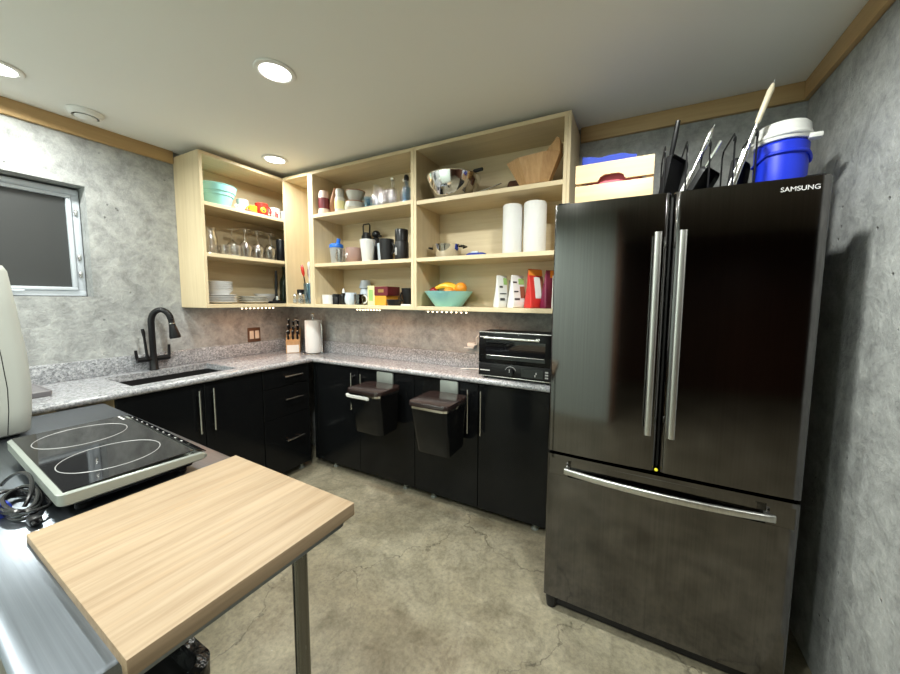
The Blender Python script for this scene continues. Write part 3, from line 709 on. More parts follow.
m.tube(ring, .006, 8); B(m, 'grip_band', cooler_blue, cj)
B(MB().lathe([(0, z + .206), (.080, z + .206), (.083, z + .212), (.082, z + .232), (.079, z + .235), (.076, z + .262), (.070, z + .270), (0, z + .272)], cc, 32), 'lid', whitepl, cj)
m = MB(); m.box(cc[0] + .055, cc[1] - .065, z + .198, cc[0] + .092, cc[1] - .030, z + .216, .005); B(m, 'spout', whitepl, cj)
m = MB(); m.tube([(cc[0] - .084, cc[1], z + .222)] + [(cc[0] - .084 * math.cos(PI * k / 12), cc[1] + .02 - .105 * math.sin(PI * k / 12), z + .222) for k in range(1, 12)] + [(cc[0] + .084, cc[1], z + .222)], .006, 8); B(m, 'handle', whitepl, cj)

# ------------------------------------------------------------------ steel prep table, cutting board, cooktop, appliance
TR = math.radians(-2.0); TL, TWD, TZT = 1.64, .492, .880
tb = thing('prep_table', 'long narrow stainless steel work table in the left foreground', 'table', (2.252, -1.540, 0), TR, None, world=False)
m = MB(); R = m.rrect(TL / 2, TWD / 2, .022, 5, (-TL / 2, -TWD / 2)); Ri = m.rrect(TL / 2 - .006, TWD / 2 - .006, .018, 5, (-TL / 2, -TWD / 2))
m.loft([[(*p, z) for p in q] for q, z in ((Ri, TZT - .052), (R, TZT - .048), (R, TZT - .005), (Ri, TZT))]); B(m, 'tabletop', steel_top, tb, ang=50)
for x in (-.062, -TL + .07):
    for y in (-.09, -TWD + .06): B(MB().lathe([(0, .0), (.021, .002), (.021, .03), (.0168, .036), (.0168, TZT - .062), (.026, TZT - .057), (.026, TZT - .0525), (0, TZT - .0525)], (x, y, 0), 20), 'leg', darkpipe, tb)
def tloc(lx, ly, z): 
    c, s = math.cos(TR), math.sin(TR); return (2.276 + lx * c - ly * s, -1.545 + lx * s + ly * c, z)
cb = MB()        # the lip on the right hooks over the table edge
cb.prism([(-.255, .0008), (.2365, .0008), (.2365, -.013), (.255, -.013), (.255, .018), (-.255, .018)], 'y', -.204, .204)
bmesh.ops.bevel(cb.bm, geom=list(cb.bm.edges), offset=.0012, segments=2, affect='EDGES', profile=.5)
bd = B(cb, 'cutting_board', bamboo, None, (2.022, -1.7435, TZT), 40); bd.rotation_euler = (0, 0, math.radians(-1.6))
tag(bd, 'bamboo cutting board with front lip hooked over the end of the steel table', 'cutting board')

hb = thing('induction_cooktop', 'portable double induction cooktop with black glass on the steel table', 'cooktop', (1.375, -1.722, TZT), 0, None)
hx0, hx1, hy0, hy1 = 1.145, 1.738, -1.868, -1.572
hb.rotation_euler = (0, 0, -.055)
zb_, zt_ = TZT + .030, TZT + .062
m = MB(); R = m.rrect((hx1 - hx0) / 2, (hy1 - hy0) / 2, .018, 5, ((hx0 + hx1) / 2, (hy0 + hy1) / 2)); Rb = m.rrect((hx1 - hx0) / 2 - .004, (hy1 - hy0) / 2 - .004, .016, 5, ((hx0 + hx1) / 2, (hy0 + hy1) / 2))
def drop(p, z): return z - (.0 if p[1] < -1.603 else (p[1] + 1.603) / .033 * .022)
m.loft([[(*p, drop(p, z) if z > zb_ + .01 else z) for p in q] for q, z in ((Rb, zb_), (R, zb_ + .004), (R, zt_ - .003), (Rb, zt_))]); B(m, 'housing', silver_pl, hb, ang=40)
B(MB().box(hx0 + .010, hy0 + .010, zt_ - .0005, hx1 - .010, -1.606, zt_ + .0022, .001, 1), 'glass_top', darkglass, hb)
m = MB(); m.loft([[(hx0 + .012, -1.600, zt_ + .0005), (hx1 - .012, -1.600, zt_ + .0005), (hx1 - .016, -1.574, zt_ - .0155), (hx0 + .016, -1.574, zt_ - .0155)], [(hx0 + .012, -1.599, zt_ + .0022), (hx1 - .012, -1.599, zt_ + .0022), (hx1 - .016, -1.573, zt_ - .0132), (hx0 + .016, -1.573, zt_ - .0132)]]); B(m, 'control_panel', darkglass, hb)
for x in (1.300, 1.568):
    ring = [(x + .102 * math.cos(2 * PI * k / 48), -1.738 + .102 * math.sin(2 * PI * k / 48), zt_ + .0024) for k in range(48)]
    B(MB().tube(ring, .0010, 4, True), 'burner_ring', foil_grey, hb)
m = MB()
for k in range(10): m.box(1.20 + k * .045, -1.594, zt_ - .0025, 1.208 + k * .045, -1.590, zt_ - .0008)
m.xf(Matrix.Identity(4)); B(m, 'control_marks', foil_grey, hb)
m = MB()
for k in range(5): m.box(1.165 + k * .012, -1.622, zt_ + .0022, 1.173 + k * .012, -1.616, zt_ + .0028)
B(m, 'brand_mark', ink_white, hb)
B(MB().box(hx0 + .03, hy0 + .03, TZT + .012, hx1 - .03, hy1 - .03, zb_ + .001, .004), 'under_casing', blackplastic, hb)
for x in (hx0 + .06, hx1 - .045):
    for y in (hy0 + .045, hy1 - .055): B(MB().lathe([(.014, TZT + .0005), (.014, TZT + .009), (.011, TZT + .0125), (0, TZT + .0125)], (x, y, 0), 14), 'foot', blackplastic, hb)

ap = thing('kitchen_appliance', 'tall pale grey plastic appliance at the left edge behind the cooktop', 'appliance', (.80, -1.90, TZT))
acx, acy = .805, -1.918
lv = [(TZT + .008, .085, .158, .03), (TZT + .016, .092, .164, .035), (TZT + .10, .095, .172, .04), (TZT + .18, .095, .176, .04), (TZT + .30, .094, .172, .04), (TZT + .46, .092, .160, .04), (TZT + .595, .090, .148, .04), (TZT + .616, .084, .140, .04), (TZT + .622, .06, .12, .04)]
m = MB(); m.rloft(lv, (acx, acy), 6); B(m, 'housing', grey_plastic, ap, ang=60)
m = MB(); seam = []
for z_, hx_, hy_, r_ in lv[1:7]: seam.append((acx + hx_ - .0005, acy + hy_ - .058 - .01 * ((z_ - TZT) / .6), z_))
m.tube(seam, .0014, 6); B(m, 'seam', blackplastic, ap)
for sx in (-1, 1):
    for sy in (-1, 1): B(MB().lathe([(.012, TZT + .0005), (.014, TZT + .005), (.012, TZT + .0085), (0, TZT + .0085)], (acx + sx * .06, acy + sy * .125, 0), 12), 'foot', blackplastic, ap)

ca = thing('power_cord', 'coiled black power cord with blue tie on the steel table', 'cord', (1.50, -1.955, TZT))
for k in range(5):
    m = MB(); a = .085 + .010 * random.uniform(-1, 1); b = .030 + .006 * random.uniform(-1, 1); ph = random.uniform(-.25, .25); zz = TZT + .009 + .0052 * k
    m.tube([(1.578 + a * math.cos(t) * math.cos(ph) - b * math.sin(t) * math.sin(ph), -1.912 + a * math.cos(t) * math.sin(ph) + b * math.sin(t) * math.cos(ph), zz + .004 * math.sin(2 * t + k)) for t in [2 * PI * q / 28 for q in range(28)]], .0042, 8, True); B(m, 'loop', cable_m, ca)
m = MB(); m.tube([(1.49 + .10 * math.cos(t), -1.912 + .03 * math.sin(t), TZT + .006 + .045 * math.sin(t)) for t in [PI * .02 + PI * .96 * q / 16 for q in range(17)]], .0042, 8); B(m, 'loop', cable_m, ca)
m = MB(); m.rloft([(1.580 - .012, .015, .0165, .012), (1.580 + .012, .015, .0165, .012)], (0, 0), 4); m.xf(Matrix(((0, 0, 1, 0), (1, 0, 0, -1.942), (0, 1, 0, TZT + .0175), (0, 0, 0, 1)))); B(m, 'tie', tie_m, ca)
m = MB(); m.box(1.675, -1.925, TZT + .002, 1.705, -1.905, TZT + .020, .005); m.cyl((1.705, -1.920, TZT + .013), (1.720, -1.920, TZT + .013), .003); m.cyl((1.705, -1.910, TZT + .013), (1.720, -1.910, TZT + .013), .003); B(m, 'plug', blackplastic, ca)

bn = thing('trash_bin', 'black bin with crumpled black liner under the steel table', 'bin', (1.85, -1.84, 0))
m = MB(); m.rloft([(.0005, .09, .085, .03), (.02, .095, .09, .03), (.46, .115, .11, .035)], (1.855, -1.835), 5); B(m, 'bucket', blackplastic, bn)
m = MB(); m.rloft([(.38, .124, .117, .04), (.45, .130, .123, .04), (.50, .126, .12, .04), (.502, .105, .10, .035), (.45, .09, .085, .03)], (1.855, -1.835), 8); m.noise(.010, 16, 2); B(m, 'liner', blackbag, bn, ang=50)

# ------------------------------------------------------------------ toaster oven
ov = thing('toaster_oven', 'black toaster oven on the granite counter beside the fridge', 'toaster oven', (2.255, -.14, CZ))
ox0, ox1, oy0, oy1, oz0, oz1 = 2.026, 2.486, -.244, -.045, CZ + .018, 1.196
B(MB().box(ox0, oy0 + .012, oz0, ox1, oy1, oz1, .010, 3), 'casing', blackmat, ov)
m = MB(); m.box(ox0 + .002, oy0, oz0 + .002, ox1 - .002, oy0 + .0115, oz0 + .078, .003); B(m, 'control_panel', blackplastic, ov)
m = MB(); m.box(ox0 + .002, oy0, oz0 + .080, ox1 - .002, oy0 + .0115, oz1 - .006, .003); dro = B(m, 'door', blackgloss, ov)
B(MB().box(ox0 + .050, oy0 - .0012, oz0 + .105, ox1 - .050, oy0 - .0002, oz1 - .050), 'door_glass', darkglass, dro)
m = MB(); m.box(ox0 + .045, oy0 - .036, oz1 - .040, ox1 - .075, oy0 - .018, oz1 - .026, .005, 3); m.box(ox0 + .05, oy0 - .020, oz1 - .042, ox0 + .07, oy0 - .0003, oz1 - .024, .002); m.box(ox1 - .10, oy0 - .020, oz1 - .042, ox1 - .08, oy0 - .0003, oz1 - .024, .002); B(m, 'handle', nickel, dro)
m = MB(); m.box(ox0 - .001, oy0 - .001, oz1 - .0045, ox1 + .001, oy0 + .014, oz1 + .001, .001); B(m, 'top_trim', nickel, ov)
m = MB(); m.box(ox0 + .004, oy0 - .002, oz0 - .003, ox1 - .004, oy0 + .012, oz0 + .002, .001); B(m, 'bottom_trim', nickel, ov)
m = MB(); m.cyl((ox0 + .055, oy0 - .0025, oz0 + .128), (ox1 - .055, oy0 - .0025, oz0 + .128), .0014, None, 6); B(m, 'rack_wire', nickel, dro)
kx = ox0 + .208
B(MB().lathe([(0, -.020), (.020, -.020), (.023, -.004), (.023, 0), (0, 0)], (kx, oy0 - .0005, oz0 + .036), 24, 'y'), 'knob', blackplastic, ov)
B(MB().box(kx - .002, oy0 - .0225, oz0 + .036, kx + .002, oy0 - .0203, oz0 + .056), 'knob_mark', foil_grey, ov)
m = MB(); m.tube(arc((kx, oz0 + .034), .034, 20, 160, 10, 'xz', oy0 - .0005), .0016, 5); B(m, 'dial_scale', foil_grey, ov)
B(MB().box(ox0 + .275, oy0 - .0012, oz0 + .014, ox0 + .40, oy0 - .0002, oz0 + .062), 'display', darkglass, ov)
m = MB()
for k in range(3): m.box(ox0 + .412, oy0 - .0012, oz0 + .018 + .016 * k, ox0 + .43, oy0 - .0002, oz0 + .027 + .016 * k)
for k in range(2): m.box(ox0 + .352 + .006 * k, oy0 - .0018, oz0 + .022 + .014 * k, ox0 + .358 + .006 * k, oy0 - .0013, oz0 + .034 + .014 * k)
B(m, 'buttons', foil_grey, ov)
m = MB()
for k in range(9): m.box(ox0 + .013 + k * .0072, oy0 - .001, oz0 + .030, ox0 + .0185 + k * .0072, oy0 - .0002, oz0 + .0365)
B(m, 'brand_mark', ink_white, ov)
m = MB()
for k in range(6): m.box(ox0 + .010 + k * .005, oy0 - .001, oz1 - .034, ox0 + .0135 + k * .005, oy0 - .0002, oz1 - .028)
B(m, 'door_mark', ink_white, dro)
for x in (ox0 + .04, ox1 - .04):
    for y in (oy0 + .03, oy1 - .03): B(MB().lathe([(.013, CZ + .0005), (.015, CZ + .006), (.013, oz0 + .001), (0, oz0 + .001)], (x, y, 0), 14), 'foot', blackplastic, ov)
pc = thing('oven_cord', 'white plug and cord in the concrete wall left of the toaster oven', 'cord', (1.87, -.02, CZ))
B(MB().box(1.845, -.040, 1.062, 1.905, -.001, 1.092, .008), 'plug', whitepl, pc)
m = MB(); m.tube([(1.903, -.03, 1.076), (1.925, -.05, 1.085), (1.925, -.06, 1.13), (1.955, -.06, 1.165), (1.985, -.05, 1.15), (1.99, -.035, 1.06), (1.97, -.03, .96), (1.94, -.04, CZ + .006), (1.86, -.07, CZ + .006), (1.83, -.10, CZ + .006)], .0042, 8); B(m, 'cable', whitepl, pc)
B(MB().box(1.83, -.052, 1.055, 1.90, -.0415, 1.062, .001), 'plug_tag', whitepl, pc)

# ------------------------------------------------------------------ things on the counter and the wall above
ot = thing('wall_outlet', 'brown double switch plate with two ivory rockers above the left counter', 'switch', (0, -.382, 1.077))
B(MB().box(.0005, -.436, 1.017, .006, -.328, 1.137, .003), 'plate', outlet_brown, ot)
for y in (-.405, -.359): B(MB().box(.0065, y - .017, 1.043, .011, y + .017, 1.111, .002), 'rocker', ivory, ot)
kb = thing('knife_block', 'beech knife block full of black handled knives on the corner of the counter', 'knife block', (.188, -.150, CZ + .0006), math.radians(48), None, world=False)
m = MB(); m.prism([(-.085, .0), (.050, .0), (.050, .10), (-.085, .21), (-.105, .19)], 'y', -.055, .055)
m.xf(Matrix.Rotation(math.radians(-90), 4, 'Z')); B(m, 'block', blockwood, kb, ang=20)
B(MB().box(-.0475, -.0515, .004, .0475, -.0505, .070, .0003, 1), 'front_label', whitepl, kb)
random.seed(9)
for k in range(9):
    px = -.036 + .036 * (k % 3); q = k // 3
    sy = -.025 + .048 * q; sz = .120 + .042 * q
    d = Vector((.015 * (k % 3 - 1), -.42, .9)).normalized(); p0 = Vector((px, sy, sz)); L = .075 + .02 * random.random()
    kn = B(MB().tube([p0 - d * .008, p0 + d * .008, p0 + d * L * .6, p0 + d * L], [.007, .0095, .0085, .0105], 10), 'knife_handle', blackplastic, kb)
    B(MB().tube([p0 + d * L, p0 + d * (L + .006)], [.0098, .0085], 10), 'end_cap', nickel, kn)
m = MB(); m.tube([(.026 + .020 * math.cos(t), .050, .265 + .024 * math.sin(t)) for t in [2 * PI * q / 18 for q in range(18)]], .0045, 8, True); m.tube([(.0, .045, .19), (.02, .048, .243)], .005, 8); B(m, 'scissor_handle', nickel, kb)
pt = thing('paper_towel_holder', 'steel paper towel holder on the counter in the corner', 'paper towel holder', (.405, -.115, CZ)); pc_ = (.405, -.115, 0)
B(MB().lathe([(0, CZ + .0005), (.088, CZ + .0005), (.090, CZ + .006), (.086, CZ + .010), (0, CZ + .011)], pc_, 32), 'base', chrome, pt)
m = MB(); m.cyl((*pc_[:2], CZ + .0115), (*pc_[:2], CZ + .325), .0065); m.ball((*pc_[:2], CZ + .336), .015, (1, 1, 1.15), 16, 10); B(m, 'post', chrome, pt)
m = MB(); m.tube([(.490, -.10, CZ + .0115), (.492, -.10, CZ + .20), (.488, -.10, CZ + .25), (.470, -.10, CZ + .275)], .0045, 8); B(m, 'side_arm', chrome, pt)
B(MB().lathe([(.0185, CZ + .0125), (.066, CZ + .0125), (.068, CZ + .018), (.068, CZ + .286), (.066, CZ + .291), (.0185, CZ + .291)], pc_, 36, closed=True), 'paper_roll', paper).name = 'paper_towel_roll'
tag(bpy.data.objects['paper_towel_roll'], 'white paper towel roll on the counter holder, in the corner', 'paper towel', 'paper towel rolls')

# ------------------------------------------------------------------ small things on the shelves
ZA, ZM, ZL = 2.0215, 1.6535, 1.3435          # shelf surfaces, middle cabinet
G_TOP, G_MID, G_LOW = 'things on the top shelf of the middle cabinet', 'cups and bottles on the middle shelf', 'things on the lowest shelf of the middle cabinet'
def cup_prof(r0, r1, h, t=.003, foot=.004): return [(0, 0), (r0 * .92, 0), (r0, foot), (r1, h - t * .5), (r1 - t * .4, h), (r1 - t, h - t * .5), (r0 - t, foot + t), (0, foot + t)]
def simple(name, prof, mat, x, y, z, label, cat, group=None, seg=24, parts=()):
    if not parts:
        return tag(B(MB().lathe(prof, (0, 0, 0), seg), name, mat, None, (x, y, z)), label, cat, group)
    o = thing(name, label, cat, (x, y, z), 0, group, world=False)
    B(MB().lathe(prof, (0, 0, 0), seg), parts[0][0], mat, o)
    for p in parts[1:]:
        nm, mb, mt = p[:3]; B(mb, nm, mt, o)
    return o
def loop_handle(r, z0, z1, out, rad=.0045, ang=0.0):
    m = MB(); zc, h = (z0 + z1) / 2, (z1 - z0) / 2; c, s = math.cos(ang), math.sin(ang)
    m.tube([((r + out * math.sin(t)) * c, (r + out * math.sin(t)) * s, zc - h * math.cos(t)) for t in [PI * k / 12 for k in range(13)]], rad, 8); return m
L = lambda *p: MB().lathe(list(p))

# top shelf, middle cabinet
simple('vase', [(0, 0), (.042, 0), (.046, .012), (.040, .05), (0, .05)], pinkwhite, .702, -.228, ZA, 'pinkish vase with a wide maroon band at the left end of the top shelf', 'vase', G_TOP, 24,
       [('foot',), ('band', L((0, .0505), (.040, .0505), (.041, .09), (.040, .130), (0, .130)), maroon), ('neck', L((0, .1305), (.040, .1305), (.038, .165), (.030, .185), (.024, .182), (0, .180)), pinkwhite)])
o = thing('wooden_scoop', 'curved brown wooden scoop standing between the pinkish vase and the cream jar', 'scoop', (.768, -.19, ZA), math.radians(-20), G_TOP, world=False)
m = MB(); rings = []
for k in range(15):
    t = k / 14; wv = .010 + .030 * math.sin(PI * min(1, t * .8 + .12)) * (1 - .55 * t); cx = -.012 + .050 * t * t; rings.append([(cx + wv * .75 * math.cos(a) - .004, wv * math.sin(a), .20 * t + .001) for a in [2 * PI * q / 14 for q in range(14)]])
m.loft(rings); B(m, 'scoop_body', brownwood, o)
simple('storage_jar', [(0, 0), (.036, 0), (.038, .004), (.038, .120), (.033, .128), (0, .128)], offwhite, .841, -.20, ZA, 'cream storage jar with grey lid, left of the stacked stoneware pots', 'jar', G_TOP, 24,
       [('body',), ('jar_lid', L((0, .1285), (.031, .1285), (.032, .180), (.026, .190), (0, .190)), greycer), ('label_band', L((.0385, .04), (.0385, .10), (.039, .10), (.039, .04)), cream_box)])
simple('stoneware_pot', [(0, 0), (.052, 0), (.072, .02), (.078, .05), (.070, .088), (.062, .088), (.066, .05), (.045, .012), (0, .012)], greycer, .945, -.15, ZA, 'round grey stoneware pot with dark rim, lower one of the stacked pair', 'pot', G_TOP, 28,
       [('pot_body',), ('dark_rim', L((.062, .0882), (.0705, .0882), (.071, .094), (.0625, .094)), brownwood)])
simple('stoneware_bowl', cup_prof(.045, .070, .072, .005), greycer, .952, -.15, ZA + .0945, 'grey stoneware bowl with dark rim stacked on the round pot', 'bowl', G_TOP, 28,
       [('bowl_body',), ('dark_rim', L((.0655, .0723), (.0705, .0723), (.0705, .078), (.066, .078)), brownwood)])
simple('small_dish', cup_prof(.038, .055, .022), offwhite, 1.038, -.245, ZA, 'shallow cream dish in front of the stacked stoneware', 'dish', G_TOP)
for x, y, h, rr, ma, la in ((1.062, -.14, .118, .033, blueglass, 'small bluish tumbler right behind the shallow cream dish'), (1.130, -.15, .108, .031, blueglass, 'small bluish tumbler left of the clear jars'), (1.098, -.085, .112, .031, blueglass, 'small bluish tumbler at the back between two others')):
    simple('tumbler', cup_prof(rr * .85, rr, h), ma, x, y, ZA, la, 'tumbler', G_TOP)
def jar_prof(r, h, n, hn): return [(0, 0), (r * .92, 0), (r, .006), (r, h - hn - .02), (n, h - hn), (n, h), (n - .003, h), (n - .003, h - hn - .002), (r - .004, h - hn - .024), (r - .004, .008), (0, .008)]
for x, y, r_, h, n, la in ((1.196, -.19, .036, .168, .030, 'tall clear glass jar, first of the clear jars from the left'), (1.262, -.12, .034, .158, .030, 'clear glass jar behind and between the other jars'), (1.270, -.215, .032, .130, .029, 'short clear glass jar at the front of the top shelf')):
    simple('glass_jar', jar_prof(r_, h, n, .025), glass, x, y, ZA, la, 'glass jar', G_TOP)
for x, y, h, la in ((1.335, -.19, .185, 'clear glass bottle with narrow neck, right of the clear jars'), (1.396, -.14, .182, 'clear glass bottle next to the blue bottle')):
    simple('glass_bottle', jar_prof(.031, h, .014, .045), glass, x, y, ZA, la, 'bottle', G_TOP, 24, [('bottle_body',), ('cap', L((0, h + .0005), (.016, h + .0005), (.016, h + .016), (0, h + .016)), nickel)])
simple('glass_bottle', jar_prof(.030, .165, .014, .03), blueglass, 1.458, -.20, ZA, 'blue glass bottle with dark cap at the right end of the top shelf', 'bottle', G_TOP, 24, [('bottle_body',), ('cap', L((0, .1655), (.016, .1655), (.017, .185), (.012, .200), (0, .200)), blackplastic)])

# middle shelf, middle cabinet
o = simple('shaker_bottle', cup_prof(.040, .050, .125), frost, .783, -.19, ZM, 'translucent shaker with bright blue lid, left on the middle shelf', 'shaker', G_MID, 24,
           [('cup',), ('shaker_lid', L((0, .1255), (.052, .1255), (.053, .135), (.050, .150), (.036, .158), (0, .158)), bluepl), ('spout_cap', MB().tube([(.018, 0, .1585), (.022, 0, .178), (.026, 0, .196)], [.016, .014, .015], 12), bluepl)])
simple('glass_mug', cup_prof(.032, .034, .105), glass, .874, -.235, ZM, 'small clear glass mug between shaker and brown mug', 'mug', G_MID, 24, [('mug_body',), ('handle', loop_handle(.033, .025, .085, .022, .0045, PI), glass)])
simple('brown_mug', [(0, 0), (.045, 0), (.060, .02), (.066, .06), (.062, .112), (.059, .114), (.056, .112), (.060, .06), (.04, .01), (0, .01)], pinkcer, .968, -.19, ZM, 'round pinkish brown mug with pale spots on its front', 'mug', G_MID, 28,
       [('mug_body',), ('spots', MB().ball((-.010, -.0655, .062), .010, (1, .2, 1), 12, 8).ball((-.034, -.0555, .060), .008, (1, .3, 1), 12, 8).ball((-.020, -.0635, .042), .007, (1, .25, .7), 12, 8), whitepl)])
simple('water_bottle', [(0, 0), (.036, 0), (.038, .006), (.038, .215), (.030, .232), (.030, .245), (0, .245)], blackmat, .985, -.075, ZM, 'tall black bottle with carry loop behind the brown mug', 'bottle', G_MID, 24,
       [('bottle_body',), ('carry_loop', MB().tube([(-.030, 0, .235), (-.034, 0, .30), (-.026, 0, .312), (.026, 0, .312), (.034, 0, .30), (.030, 0, .235)], .0055, 8), blackplastic)])
simple('water_bottle', [(0, 0), (.034, 0), (.035, .006), (.035, .175), (.020, .20), (0, .20)], blackmat, 1.080, -.075, ZM, 'black bottle with round ball cap behind the white tumblers', 'bottle', G_MID, 24,
       [('bottle_body',), ('ball_cap', MB().ball((0, 0, .228), .030, (1.1, 1, .95)), blackplastic), ('cap_tab', MB().box(.02, -.012, .205, .048, .012, .218, .004), blackplastic)])
simple('white_tumbler', cup_prof(.038, .054, .162), white_cer, 1.115, -.21, ZM, 'tall white tapered tumbler in front of the ball-capped bottle', 'tumbler', G_MID)
simple('white_tumbler', cup_prof(.036, .043, .138), bluecer, 1.205, -.145, ZM, 'shorter white tumbler between white tapered tumbler and black mug', 'tumbler', G_MID)
simple('black_mug', cup_prof(.042, .052, .152), blackmat, 1.292, -.21, ZM, 'tall black mug with handle, left of the black thermos', 'mug', G_MID, 28, [('mug_body',), ('handle', loop_handle(.046, .05, .125, .026, .006, math.radians(-5)), blackmat)])
simple('thermos', [(0, 0), (.046, 0), (.048, .006), (.048, .122), (.046, .126), (0, .126)], blackmat, 1.415, -.20, ZM, 'black thermos with cup lid at the right end of the middle shelf', 'thermos', G_MID, 28,
       [('thermos_body',), ('cup_lid', L((0, .1265), (.045, .1265), (.045, .205), (.042, .212), (0, .212)), blackplastic), ('white_mark', MB().box(-.022, -.0485, .035, -.004, -.044, .085, .003), foil_grey)])

# lowest shelf, middle cabinet
simple('ramekin', cup_prof(.052, .055, .072, .004), white_cer, .722, -.215, ZL, 'plain white ramekin at the left end of the lowest shelf', 'ramekin', G_LOW)
simple('spice_jar', [(0, 0), (.032, 0), (.033, .05), (.030, .055), (.033, .056), (.033, .076), (.030, .080), (0, .080)], blackplastic, .802, -.215, ZL, 'small black jar between white ramekin and white tipped bottle', 'jar', G_LOW)
simple('squeeze_bottle', [(0, 0), (.031, 0), (.033, .006), (.033, .070), (.016, .086), (0, .086)], blackplastic, .874, -.215, ZL, 'small black bottle with white pointed tip', 'bottle', G_LOW, 20, [('bottle_body',), ('tip', L((0, .0865), (.012, .0865), (.010, .10), (.004, .122), (0, .122)), whitepl)])
simple('blue_white_mug', [(0, 0), (.036, 0), (.046, .02), (.047, .05), (.040, .080), (.040, .090), (.037, .090), (.037, .08), (.043, .05), (.03, .008), (0, .008)], bluecer, .950, -.215, ZL, 'pale blue mug with a ring drawn on its front', 'mug', G_LOW, 24,
       [('mug_body',), ('ring_mark', MB().tube([(.016 + .016 * math.cos(t), -.0455 + .004 * (abs(math.cos(t))), .043 + .018 * math.sin(t)) for t in [2 * PI * q / 20 for q in range(20)]], .0012, 5, True), white_cer)])
for k in range(3):
    simple('grey_cup', [(0, 0), (.048, 0), (.049, .004), (.036, .055), (.034, .062), (0, .062)], bluecer, .975, -.085, ZL + .04 * k + .001 * k if k == 0 else ZL + .0635 * k, ('lowest', 'middle', 'topmost')[k] + ' of three pale grey cups stacked upside down at the back', 'cup', G_LOW) if k < 3 else None
simple('glass_mug', cup_prof(.044, .046, .078), smoke, 1.040, -.215, ZL, 'smoky glass mug with white handle beside the boxes', 'mug', G_LOW, 24, [('mug_body',), ('handle', loop_handle(.046, .012, .070, .034, .006, math.radians(-8)), white_cer), ('drink', L((0, .008), (.040, .008), (.0405, .066), (0, .066)), brownwood)])
def carton(name, x0, x1, y0, y1, z, h, mat, label, strip=None):
    o = thing(name, label, 'box', ((x0 + x1) / 2, (y0 + y1) / 2, z), 0, 'small cartons on the lowest shelf')
    B(MB().box(x0, y0, z, x1, y1, z + h, .0015, 1), 'carton', mat, o)
    if strip: B(MB().box(x0 + strip[0], y0 - .0008, z + strip[1], x1 - strip[0], y0 - .0001, z + strip[2]), 'print', strip[3], o)
    return o
carton('pale_carton', 1.150, 1.214, -.255, -.12, ZL, .138, cream_box, 'pale yellow carton standing left of the stacked amber and maroon boxes', (.012, .03, .11, foil_green))
carton('amber_carton', 1.216, 1.318, -.255, -.12, ZL, .068, orange_box, 'amber box under the maroon box')
carton('maroon_carton', 1.216, 1.335, -.258, -.12, ZL + .0685, .064, maroon, 'maroon box with gold print on top of the amber box', (.035, .022, .044, gold))
simple('small_black_bowl', cup_prof(.044, .052, .042), blackmat, 1.386, -.250, ZL, 'small black bowl in front of the black cup', 'bowl', G_LOW)
simple('black_cup', cup_prof(.036, .048, .122), blackmat, 1.432, -.15, ZL, 'tall plain black cup at the right of the lowest shelf', 'cup', G_LOW, 24, [('cup_body',), ('handle', loop_handle(.040, .03, .10, .026, .006, PI), blackmat)])
tag(B(MB().rloft([(0, .042, .03, .02), (.008, .045, .033, .02), (.011, .040, .028, .02)], (0, 0), 4), 'plastic_lid', whitepl, None, (1.508, -.262, ZL)), 'flat white lid at the right front corner of the lowest shelf', 'lid', G_LOW)

# right cabinet
ZA3 = 2.0105
mbw = simple('mixing_bowl', [(0, 0), (.095, 0), (.125, .02), (.158, .07), (.176, .118), (.184, .150), (.188, .152), (.186, .156), (.178, .152), (.165, .11), (.145, .065), (.11, .02), (0, .006)], chrome, 1.815, -.145 + .03, ZA3, 'large polished steel mixing bowl on the top shelf of the right cabinet', 'bowl', None, 40)
mbw.location.y = -.195; mbw.scale = (.94, .94, .88)
fp = thing('ladle', 'black handled ladle resting in the steel mixing bowl, handle over its right rim', 'ladle', (1.90, -.20, ZA3 + .06))
B(MB().ball((1.875, -.195, ZA3 + .078), .034, (1, 1, .7)), 'ladle_cup', nickel, fp)
B(MB().tube([(1.895, -.20, ZA3 + .092), (1.955, -.215, ZA3 + .139), (1.975, -.220, ZA3 + .150), (2.03, -.23, ZA3 + .150)], [.004, .006, .011, .010], 10), 'handle', blackplastic, fp)
tag(B(MB().tube([(1.975, -.255, ZA3 + .006), (2.06, -.235, ZA3 + .026), (2.142, -.205, ZA3 + .060)], [.006, .005, .004], 8).box(1.94, -.27, ZA3 + .0005, 1.978, -.235, ZA3 + .006, .002), 'steel_spatula', nickel), 'thin steel spatula leaning between the mixing bowl and the dark box', 'spatula')
o = thing('wooden_tray', 'dark brown wooden box partly hidden under the slatted basket', 'box', (2.235, -.11, ZA3))
B(MB().rloft([(ZA3 + .0005, .080, .060, .01), (ZA3 + .085, .060, .05, .01), (ZA3 + .092, .056, .046, .01)], (2.215, -.080), 3), 'box_body', darkwood, o)
# tapered wooden basket, leaning
bs = thing('wooden_basket', 'tapered slatted wooden basket leaning at the right end of the top shelf', 'basket', (2.348, -.218, ZA3 + .006), 0, None, world=False); bs.rotation_euler = (0, math.radians(-4), 0)
m = MB(); n8 = 8
def octo(hx, hy, z, k=.45): return [(hx, -hy * k, z), (hx, hy * k, z), (hx * k, hy, z), (-hx * k, hy, z), (-hx, hy * k, z), (-hx, -hy * k, z), (-hx * k, -hy, z), (hx * k, -hy, z)]
m.loft([octo(.078, .048, .006), octo(.145, .070, .140), octo(.150, .073, .150), octo(.139, .064, .148), octo(.072, .042, .014)]); B(m, 'basket_body', basket_m, bs, ang=20)
m = MB(); m.prism([(.060, .145), (.148, .145), (.150, .205), (.135, .222), (.120, .205)], 'y', -.04, .04); B(m, 'grip_board', basket_m, bs, ang=20)
B(MB().box(-.05, -.03, .146, .05, .02, .168, .008), 'dark_filling', blackmat, bs)

